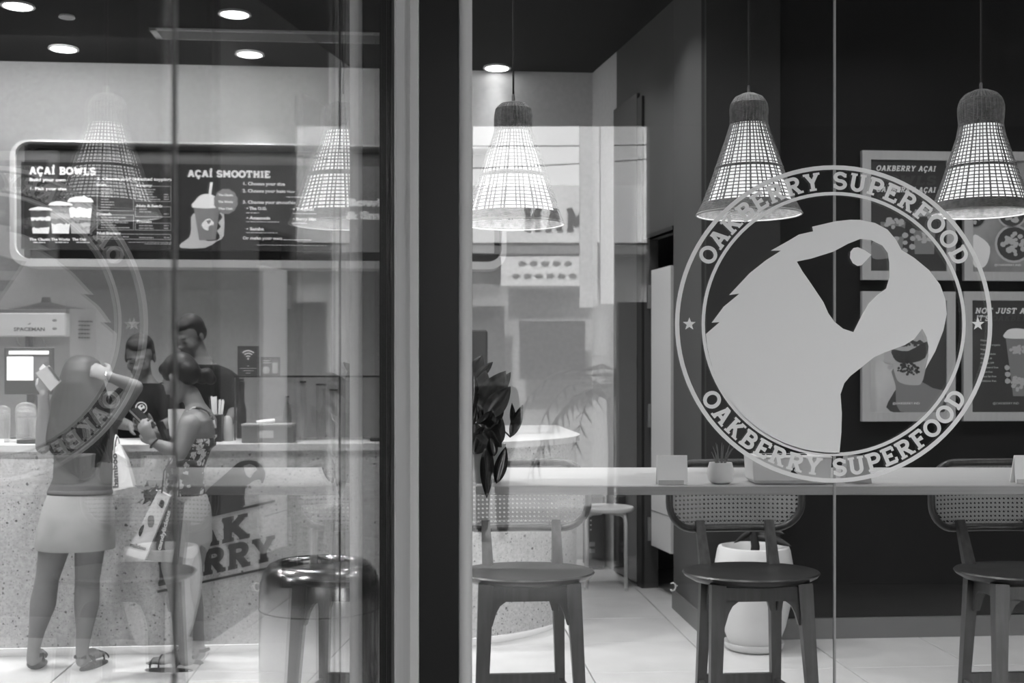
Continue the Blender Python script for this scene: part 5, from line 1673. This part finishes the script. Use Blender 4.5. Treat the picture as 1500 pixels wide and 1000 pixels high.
tag(m.build('crumpled_wrap', mat('crumpled_foil', .06, .2, .3), cb), kind='stuff')

# --- staff behind the counter
def staff(pxh, pyh, D, R, sh_half, label, arms, s=1.0, lean=0.0, neck=None):
    p = empty('person', (dx(pxh, D), D, 0), label, 'person')
    c = at(pxh, pyh, D - lean)
    b = MB()
    ny = neck or (pxh + 4, pyh + 45)
    nb = at(ny[0], ny[1], D)
    zc = nb.z; x0 = nb.x
    b.loft([(x0, D, z, rx, ry) for z, rx, ry in ((.86, .17, .12), (.98, .165, .11), (1.10, .16, .105), (zc - .24, .185, .12), (zc - .14, sh_half, .115), (zc - .09, sh_half * .93, .105), (zc - .05, sh_half * .7, .09), (zc - .015, .085, .07), (zc + .02, .06, .058))], 22)
    limb(b, [nb, c + R @ V((0, .02, -.05))], [.056, .052])
    head(b, c, R, s)
    for sx in (-1, 1):
        limb(b, [(x0 + sx * .09, D, .92), (x0 + sx * .095, D, .5), (x0 + sx * .1, D + .01, .09)], [.09, .06, .045])
        foot(b, (x0 + sx * .1, D + .03, -.03), (sx * .2, -1, 0), .24)
    js = []
    for a in arms:
        P = [at(*q) for q in a[:3]]
        limb(b, [P[0], P[0].lerp(P[1], .5), P[1]], [.055, .048, .040]); limb(b, [P[1], P[1].lerp(P[2], .4), P[2]], [.040, .037, .026])
        hand(b, P[2], a[3], a[4], .5, a[5]); js.append(P)
    flesh(b, 'body', Msk2, p, .0066, 4)
    face_bits(c, R, s, p, Mhair, Mlip1)
    # cropped hair
    h = MB()
    def he(q, r): h.ell(c + R @ (V(q) * s), [w_ * s for w_ in r], R, 18, 12)
    he((0, .026, .050), (.078, .089, .084)); he((0, .05, .015), (.074, .062, .07)); he((0, -.018, .088), (.060, .062, .034))
    for sx in (-1, 1): he((sx * .068, .018, .02), (.013, .03, .036))
    flesh(h, 'hair', Mhair, p, .006, 3)
    # shirt with short sleeves
    t = MB()
    t.loft([(x0, D, z, rx + .012, ry + .012) for z, rx, ry in ((.84, .17, .12), (.98, .165, .11), (1.10, .16, .105), (zc - .24, .185, .12), (zc - .14, sh_half, .115), (zc - .09, sh_half * .93, .105), (zc - .05, sh_half * .7, .09), (zc - .02, .088, .072))], 22)
    for P in js:
        limb(t, [P[0], P[0].lerp(P[1], .75)], [.068, .062])
    flesh(t, 'shirt', Mblk, p, .009, 5)
    q = MB()
    for sx in (-1, 1): limb(q, [(x0 + sx * .09, D, .90), (x0 + sx * .095, D, .5), (x0 + sx * .1, D + .01, .10)], [.105, .075, .06])
    flesh(q, 'trousers', mat('dark_trousers', .02, .8), p, .012, 3)
    for sx in (-1, 1):
        MB().hull([V((x0 + sx * .1 + ex, D + ey, z)) for ex in (-.05, .05) for ey, z in ((.07, 0), (-.22, 0), (.07, .07), (-.2, .04), (-.05, .09))]).build('shoe', Mblk, p)
    return p, c, x0, zc
pA_, cA, xA, zA = staff(205, 524, 7.2, headR(6, 24), .20, 'barista in black shirt with round chest emblem, looking down', 
    [((184, 582, 7.15), (172, 618, 7.05), (192, 624, 6.78), (.9, -.3, -.1), (.1, .2, -1), -1), ((240, 582, 7.15), (256, 618, 7.05), (240, 621, 6.78), (-.9, -.3, -.1), (-.1, .2, -1), 1)], 1.08, .04, (210, 556))
pB2, cB2, xB, zB = staff(279, 494, 7.55, headR(-28, 26), .235, 'taller barista in plain black shirt, head bowed, behind the woman in the floral top',
    [((262, 560, 7.5), (257, 612, 7.5), (259, 652, 7.42), (0, -.2, -1), (0, 1, 0), -1), ((334, 560, 7.5), (343, 604, 7.4), (333, 622, 7.15), (-.5, -.85, 0), (0, .2, -1), 1)], 1.08, .03, (296, 529))
# chest emblem
em = MB()
ce_ = at(217, 596, 7.2); ye = 7.2 - .135
for i in range(1): 
    put_fill(em, [[(.035 * cos(2 * pi * k / 24), .035 * sin(2 * pi * k / 24)) for k in range(24)], [(.030 * cos(2 * pi * k / 24), .030 * sin(2 * pi * k / 24)) for k in range(24)]], (ce_.x, ye, ce_.z), UX, UZ, 1, .002)
    put_fill(em, [[(a * .030, b_ * .030) for a, b_ in BIRD[0]], [(a * .030, b_ * .030) for a, b_ in BIRD[1]]], (ce_.x, ye, ce_.z), UX, UZ, 1, .002)
em.build('chest_emblem', mat('emblem_white', .75, .7), pA_)

# --- dark figure added on the street to darken the window reflection over the plant
def added_figure():
    x0, y0 = -.19, -4.6
    p = empty('person', (x0, y0, -.1), 'added dark-clothed figure on the street, darkening the window reflection over the leafy plant', 'person')
    b = MB(); R = headR(180, 4); c = V((x0, y0, 1.60))
    b.loft([(x0, y0, z, rx, ry) for z, rx, ry in ((.80, .165, .12), (1.0, .15, .11), (1.2, .185, .12), (1.31, .2, .11), (1.37, .15, .09), (1.41, .07, .06))], 18)
    limb(b, [(x0, y0, 1.38), c], [.055, .05]); head(b, c, R)
    for sx in (-1, 1):
        limb(b, [(x0 + sx * .09, y0, .85), (x0 + sx * .09, y0, .4), (x0 + sx * .1, y0, -.03)], [.09, .06, .045]); foot(b, (x0 + sx * .1, y0, -.13), (0, 1, 0), .24)
        limb(b, [(x0 + sx * .19, y0, 1.3), (x0 + sx * .23, y0, 1.02), (x0 + sx * .2, y0 + .06, .8)], [.052, .04, .026]); hand(b, (x0 + sx * .2, y0 + .06, .8), (0, .2, -1), (-sx, 0, 0), .4, sx)
    flesh(b, 'body', Msk2, p, .009, 3)
    t = MB(); t.loft([(x0, y0, z, rx + .014, ry + .014) for z, rx, ry in ((.78, .165, .12), (1.0, .15, .11), (1.2, .185, .12), (1.31, .2, .11), (1.37, .15, .09))], 18)
    for sx in (-1, 1): limb(t, [(x0 + sx * .19, y0, 1.3), (x0 + sx * .23, y0, 1.02)], [.065, .055])
    flesh(t, 'shirt', Mblk, p, .012, 3)
    t = MB()
    for sx in (-1, 1): limb(t, [(x0 + sx * .09, y0, .86), (x0 + sx * .09, y0, .4), (x0 + sx * .1, y0, -.0)], [.105, .075, .06])
    flesh(t, 'trousers', mat('dark_trousers', .02, .8), p, .012, 3)
    h = MB(); h.ell(c + V((0, -.02, .05)), (.08, .09, .085)); flesh(h, 'hair', Mhair, p, .008, 2)
added_figure()

# ------------------------------------------------------------------ on and behind the counter
CZ = 1.12
def pc(px, y):
    """counter point: pixel column px on the room line y"""
    u = (px - 750) / 1750; D_ = y / (CT - u * ST); return V((u * D_, D_, CZ)), D_
def zat(py, D): return EYE - (py - 545) * D / 1750
Mdp = mat('dark_plastic', .02, .35)
# order screen
p, Dm = pc(42, 7.0); s = Dm / 1750
t = empty('order_screen', p, 'order terminal screen with white panels, seen over the counter at far left', 'screen')
MB().cbox((p.x, p.y + .012, zat(543, Dm)), (72 * s, .024, 69 * s), bev=.004).build('housing', mat('screen_housing', .025, .4), t)
m = MB(); m.box((dx(13, Dm), p.y - .0025, zat(519, Dm)), (dx(72, Dm), p.y - .0005, zat(513.5, Dm))); m.box((dx(9.5, Dm) + .003, p.y - .0025, zat(557, Dm)), (dx(49, Dm), p.y - .0005, zat(522, Dm))); m.build('display', mat('lit_display', .8, .4, emit=.45), t)
MB().box((dx(50, Dm), p.y - .002, zat(557, Dm)), (dx(72, Dm), p.y - .0005, zat(522, Dm))).build('side_panel', mat('dim_display', .1, .4, emit=.05), t)
MB().beam((p.x, p.y + .05, CZ), (p.x, p.y + .05, zat(560, Dm)), .05, ha=.03).cbox((p.x, p.y + .05, CZ + .008), (.2, .14, .014), bev=.004).build('stand', mat('screen_housing', .025, .4), t)
# soft ice machine on the back bench
bq = MB(ROOM).box((-6.4, 8.75, 0), (-2.7, 9.45, .9)); o = bq.build('back_bench', mat('bench_grey', .16, .5)); origin_to(o, R2W(-4.5, 9.1)); tag(o, 'grey back bench under the soft ice machine', 'bench')
bt_ = MB(ROOM).box((-6.4, 8.70, .9), (-2.68, 9.47, .93)).build('worktop', mat('bench_top', .5, .3), o)
Dm = 9.15; s = Dm / 1750
p = at(58, 500, Dm); zb_ = .93
t = empty('soft_ice_machine', (p.x, p.y, zb_), 'steel soft ice machine with white lettered head panel on the back bench', 'machine')
Mms = mat('machine_steel', .34, .4, .3)
x0_, x1_ = dx(-70, Dm), dx(103, Dm)
MB().box((x0_, Dm, zb_), (x1_, Dm + .32, zat(453, Dm))).build('cabinet', Mms, t)
MB().hull([V((x, y, z)) for x, y in ((x1_, Dm - .01), (x1_ + .16, Dm + .12), (x1_ + .16, Dm + .34), (x1_, Dm + .34)) for z in (zb_, zat(452, Dm))]).build('side_cabinet', mat('machine_side', .38, .5), t)
MB().cbox(((x0_ + x1_) / 2, Dm - .05, (zat(459, Dm) + zat(493, Dm)) / 2), (x1_ - x0_, .1, 34 * s), bev=.008).build('head_panel', mat('head_panel_white', .72, .4), t)
MB().cbox(((x0_ + x1_) / 2, Dm - .03, zat(456, Dm)), (x1_ - x0_, .1, 6 * s), bev=.004).build('top_trim', mat('dull_steel', .3, .35, 1), t)
MB().loft([(dx(60, Dm), Dm + .12, z, rx, ry) for z, rx, ry in ((zat(453, Dm), .30, .14), (zat(451, Dm), .30, .14), (zat(447, Dm), .16, .1), (zat(441.5, Dm), .05, .04), (zat(434, Dm), .045, .035))], 24).build('hopper_lid', mat('lid_dark', .05, .4), t, True, sharp=40)
m = MB()
for j in range(5):
    for k in range(4 if j else 5):
        yy = 470 + 6 * j
        xx = x1_ + .055 + k * .018
        m.box((xx, Dm + .02 + k * .012, zat(yy + 1.2, Dm)), (xx + .012, Dm + .05 + k * .012, zat(yy - .8, Dm)))
m.build('vent_slots', mat('near_black', .012, .6), t)['kind'] = 'stuff'
m = MB(); a = at(20, 484.5, Dm - .101)
put_type(m, 'SPACEMAN', a, UX, UZ, 5 * s / .7, width=45 * s, bold=.001); m.build('lettering', Mpd, t)
m = MB()
for y_ in (469, 481): m.ell(at(80, y_, Dm - .1), (.018, .004, .010))
m.plate([(0, 0), (.02, .012), (.03, .010), (.022, .002), (.012, -.004)], at(40, 475, Dm - .101), UX, UZ, -.001)
m.build('badge', mat('mid_grey', .2, .7), t)
for x_ in (24, 62):
    MB().tube([at(x_, 494, Dm - .07), at(x_ + 2, 503, Dm - .07), at(x_ + 6, 506, Dm - .07)], .008, 8).build('spout_handle', mat('dull_steel', .3, .35, 1), t, True)
MB().box((dx(44, Dm), Dm - .09, zat(508, Dm)), (dx(50, Dm), Dm - .01, zat(493, Dm))).build('spout', Mdp, t)
# clear cups and jars, left end
Mcl = glass_mat('cup_plastic', .93, 1.5, .12)
for i, (px, y0, w_, lab) in enumerate(((3, 597, 26, 'upturned stack of clear plastic cups at the extreme left of the counter'), (38, 592, 32, 'clear plastic cup dome left of the raised wallet hand'))):
    p, Dm = pc(px, 6.68); s = Dm / 1750; hh = (641 - y0) * s
    t = empty('cup_stack', p, lab, 'cups', 'clear cups at the left end of the counter')
    for k in range(3):
        z0_ = CZ + .001 + k * .022; r0_ = w_ / 2 * s
        MB().lathe((p.x, p.y, 0), [(r0_ * .8, z0_), (r0_ * .95, z0_ + hh * .7), (r0_, z0_ + hh * .72), (r0_ * .85, z0_ + hh * .86), (r0_ * .4, z0_ + hh * .95)], 22).build('cup', Mcl, t, True, sharp=40)
    MB().box((p.x - .03, p.y - .05, CZ + .001), (p.x + .03, p.y - .045, CZ + .02)).build('label', Mwh, t)
p, Dm = pc(43, 6.55)
o = MB().hull([V((p.x + ex, p.y + ey, CZ + z)) for ex in (-.055, .06) for ey in (-.03, .05) for z in (.001, .022)]).build('dark_tray', Mdp); origin_to(o, p); tag(o, 'small dark tray on the counter edge below the clear cups', 'tray')
# items between the two women
Mcup = mat('cup_card', .5, .6)
p, Dm = pc(259, 6.62); s = Dm / 1750
t = empty('straw_cup', p, 'pale cup with ruffled rim in front of the seated shirt sleeve, behind the floral-top woman', 'cup')
t['label'] = 'pale ruffled paper cup on the counter behind the face of the floral-top woman'
MB().lathe((p.x, p.y, CZ + .001), [(9 * s, 0), (12 * s, 30 * s), (12.5 * s, 48 * s), (11.5 * s, 48 * s), (8 * s, 4 * s)], 20).build('cup', Mcup, t, True, sharp=40)
p, Dm = pc(318, 6.66); s = Dm / 1750
t = empty('straw_holder', p, 'dark holder full of white straws right of the woman in the floral top', 'straw holder')
MB().cbox((p.x, p.y, CZ + 20 * s), (17 * s, 17 * s, 40 * s), bev=.004).build('box', Mdp, t)
for k in range(12):
    ex, ey = random.uniform(-6, 6) * s, random.uniform(-6, 6) * s
    MB().tube([(p.x + ex, p.y + ey, CZ + 36 * s), (p.x + ex * 1.5, p.y + ey * 1.3, CZ + (62 + random.uniform(-5, 5)) * s)], .0048, 7).build('straw', Mwh, t)
p, Dm = pc(333, 6.7); s = Dm / 1750
t = empty('drinking_cup', p, 'upturned translucent cup between the straw holder and the glass display', 'cup')
MB().lathe((p.x, p.y, CZ + .001), [(9 * s, 0), (8.5 * s, 18 * s), (6.5 * s, 32 * s), (4 * s, 36 * s), (1 * s, 37 * s)], 20).build('cup', mat('cloudy_cup', .45, .3), t, True)
# glass display: thin dark shelf on posts
p, Dm = pc(343, 6.75)
pe, De = pc(610, 6.75)
zs = zat(551, Dm)
t = empty('display_shelf', ((p.x + pe.x) / 2, p.y + .1, CZ), 'low glass display with thin dark top standing on the counter', 'display')
r = lambda w__: (w__.x * CT + w__.y * ST, -w__.x * ST + w__.y * CT)
(ax_, ay_), (bx_, by_) = r(p), r(pe)
MB(ROOM).box((ax_, ay_, zs - .006), (bx_, ay_ + .32, zs + .004)).build('top', mat('shelf_dark_glass', .02, .15), t)
MB(ROOM).box((ax_, ay_, CZ + .001), (bx_, ay_ + .006, zs - .0065)).build('glass_front', glass_mat('display_glass', .93), t)
for xx in (ax_, bx_ - .008):
    for yy in (ay_, ay_ + .31): MB(ROOM).box((xx, yy, CZ + .001), (xx + .008, yy + .008, zs - .0065)).build('post', mat('dull_steel', .3, .35, 1), t)
# signs on the shelf
Mcard = mat('card_dark', .03, .5)
def stand_sign(px0, px1, py0, py1, label, mt=Mcard):
    a, b_ = at(px0, py1, 6.82), at(px1, py1, 6.82); h_ = (py1 - py0) * 6.82 / 1750
    t = empty('counter_card', ((a.x + b_.x) / 2, a.y, zs + .005), label, 'sign')
    MB().box((a.x, a.y, zs + .0045), (b_.x, a.y + .004, zs + .0045 + h_)).build('board', mt, t)
    return t, a, b_, h_
t, a, b_, h_ = stand_sign(348, 379.5, 506, 549, 'dark card with a wireless signal symbol on the glass display')
s = 6.82 / 1750; cx_, zc_ = (a.x + b_.x) / 2 - 0 * s, zs + h_ * .60
m = MB()
for k in (1, 2, 3):
    R0 = 5 * k * s * .78; o_ = arc(0, 0, R0 + .9 * s, R0 + .9 * s, 45, 135, 10); i_ = arc(0, 0, R0 - .9 * s, R0 - .9 * s, 135, 45, 10)
    put_fill(m, [o_ + i_], (cx_, a.y - .001, zc_), UX, UZ, 1, .0006)
put_fill(m, [[(1.6 * s * cos(2 * pi * k / 12), 1.6 * s * sin(2 * pi * k / 12)) for k in range(12)]], (cx_, a.y - .001, zc_ - .001), UX, UZ, 1, .0006)
for k, w__ in enumerate((3, 24, 16, 7)): m.box((cx_ - w__ * s / 2, a.y - .0015, zc_ - (11 + 3.5 * k) * s), (cx_ + w__ * s / 2, a.y - .0002, zc_ - (10.4 + 3.5 * k) * s))
m.build('print', mat('print_soft_white', .6, .6), t)
t, a, b_, h_ = stand_sign(382, 410.5, 522, 549, 'smaller grey promotion card right of the wireless card', mat('card_grey', .05, .5))
m = MB()
m.ell((a.x + 8 * s, a.y - .001, zs + 9 * s), (5.5 * s, .0012, 5.5 * s)); m.box((a.x + 17 * s, a.y - .002, zs + 4 * s), (a.x + 25 * s, a.y - .0005, zs + 20 * s)); m.box((a.x + 3 * s, a.y - .0015, zs + 19 * s), (a.x + 15 * s, a.y - .0002, zs + 20.4 * s)); m.box((a.x + 3 * s, a.y - .0015, zs + 22 * s), (a.x + 14 * s, a.y - .0002, zs + 23.4 * s))
m.build('print', Mpl_, t)
# box, bottles, tubes
p, Dm = pc(391, 6.5); s = Dm / 1750
t = empty('metal_box', p, 'long grey box with small sticker at the counter edge', 'box')
MB(Matrix.Translation((p.x, p.y + .06, CZ + 13.5 * s)) @ Matrix.Rotation(TH, 4, 'Z')).cbox((0, 0, 0), (75 * s, .14, 26.5 * s), bev=.003).build('body', mat('box_grey', .15, .5), t)
MB(Matrix.Translation((p.x, p.y + .06, CZ + 26.5 * s)) @ Matrix.Rotation(TH, 4, 'Z')).cbox((0, 0, 0), (76 * s, .146, 3 * s), bev=.002).build('rim', mat('box_rim', .3, .5), t)
MB(Matrix.Translation((p.x, p.y - .0115, CZ + 13 * s)) @ Matrix.Rotation(TH, 4, 'Z')).cbox((0, 0, 0), (20 * s, .002, 11 * s)).cbox((-5 * s, -.001, 0), (5 * s, .002, 7 * s)).build('sticker', mat('sticker', .4, .5), t)
MB().tube([(p.x - 18 * s, p.y + .05, CZ + 29 * s), (p.x + 8 * s, p.y + .07, CZ + 32 * s)], .012, 8).build('napkin_roll', Mwh, t, True)
def bottle(px, top, w_, label, mt, y=6.82, cap=None, name='bottle', prof=None):
    p, Dm = pc(px, y); s = Dm / 1750; H = zat(top, Dm) - CZ; r_ = w_ / 2 * s
    t = empty(name, p, label, name.replace('_', ' '))
    pr = prof or [(.9, 0), (1, .03), (1, .55), (.9, .68), (.42, .82), (.42, .96)]
    MB().lathe((p.x, p.y, CZ + .001), [(r_ * a, H * b) for a, b in pr], 22).build('body', mt, t, True, sharp=50)
    MB().lathe((p.x, p.y, CZ + .001), [(r_ * (cap or .5), H * .965), (r_ * (cap or .5), H * 1.0)], 16).build('cap', Mdp, t)
    return t
bottle(354, 555, 14, 'dark tapered bottle inside the display, beside its left post', Mdp, 6.95, None, 'bottle', [(1, 0), (1.0, .1), (.95, .5), (.6, .62), (.6, .96)])
bottle(421, 580, 12, 'slim clear bottle behind the grey box', mat('pale_bottle', .4, .25), 6.95)
bottle(444, 558, 9, 'tall pale tube dispenser right of the grey box', mat('pale_tube', .45, .3), 6.8, 1.1, 'tube', [(1.2, 0), (1.2, .06), (1, .07), (1, .96)])
bottle(470, 562, 14, 'tall clear canister, second upright right of the grey box', Mcl, 6.85, 1.1, 'canister', [(1, 0), (1, .96)])
bottle(489, 570, 12, 'shorter clear canister near the side window joint', Mcl, 6.9, 1.1, 'canister', [(1, 0), (1, .96)])
o = MB().cbox((pc(552, 6.62)[0] + V((0, 0, .012))), (.07, .06, .022), bev=.005).build('dark_scale', Mdp); c_ = pc(552, 6.62)[0]; origin_to(o, c_); tag(o, 'small dark block on the counter near the corner pillar', 'scale')
# grinder seen right of the pillar and prep column
p, Dm = pc(701, 7.25); s = Dm / 1750
t = empty('blender_unit', p, 'dark upright appliance on the counter beyond the corner pillar', 'appliance')
MB().cbox((p.x - .01, p.y, CZ + .15), (.12, .16, .30), bev=.01).build('base', Mdp, t)
MB().cbox((p.x - .01, p.y, CZ + .47), (.13, .18, .33), bev=.01).build('head', mat('appliance_head', .03, .3), t)
MB().box((p.x - .06, p.y - .096, CZ + .30), (p.x + .03, p.y - .085, CZ + .306)).build('trim_line', Mwh, t)
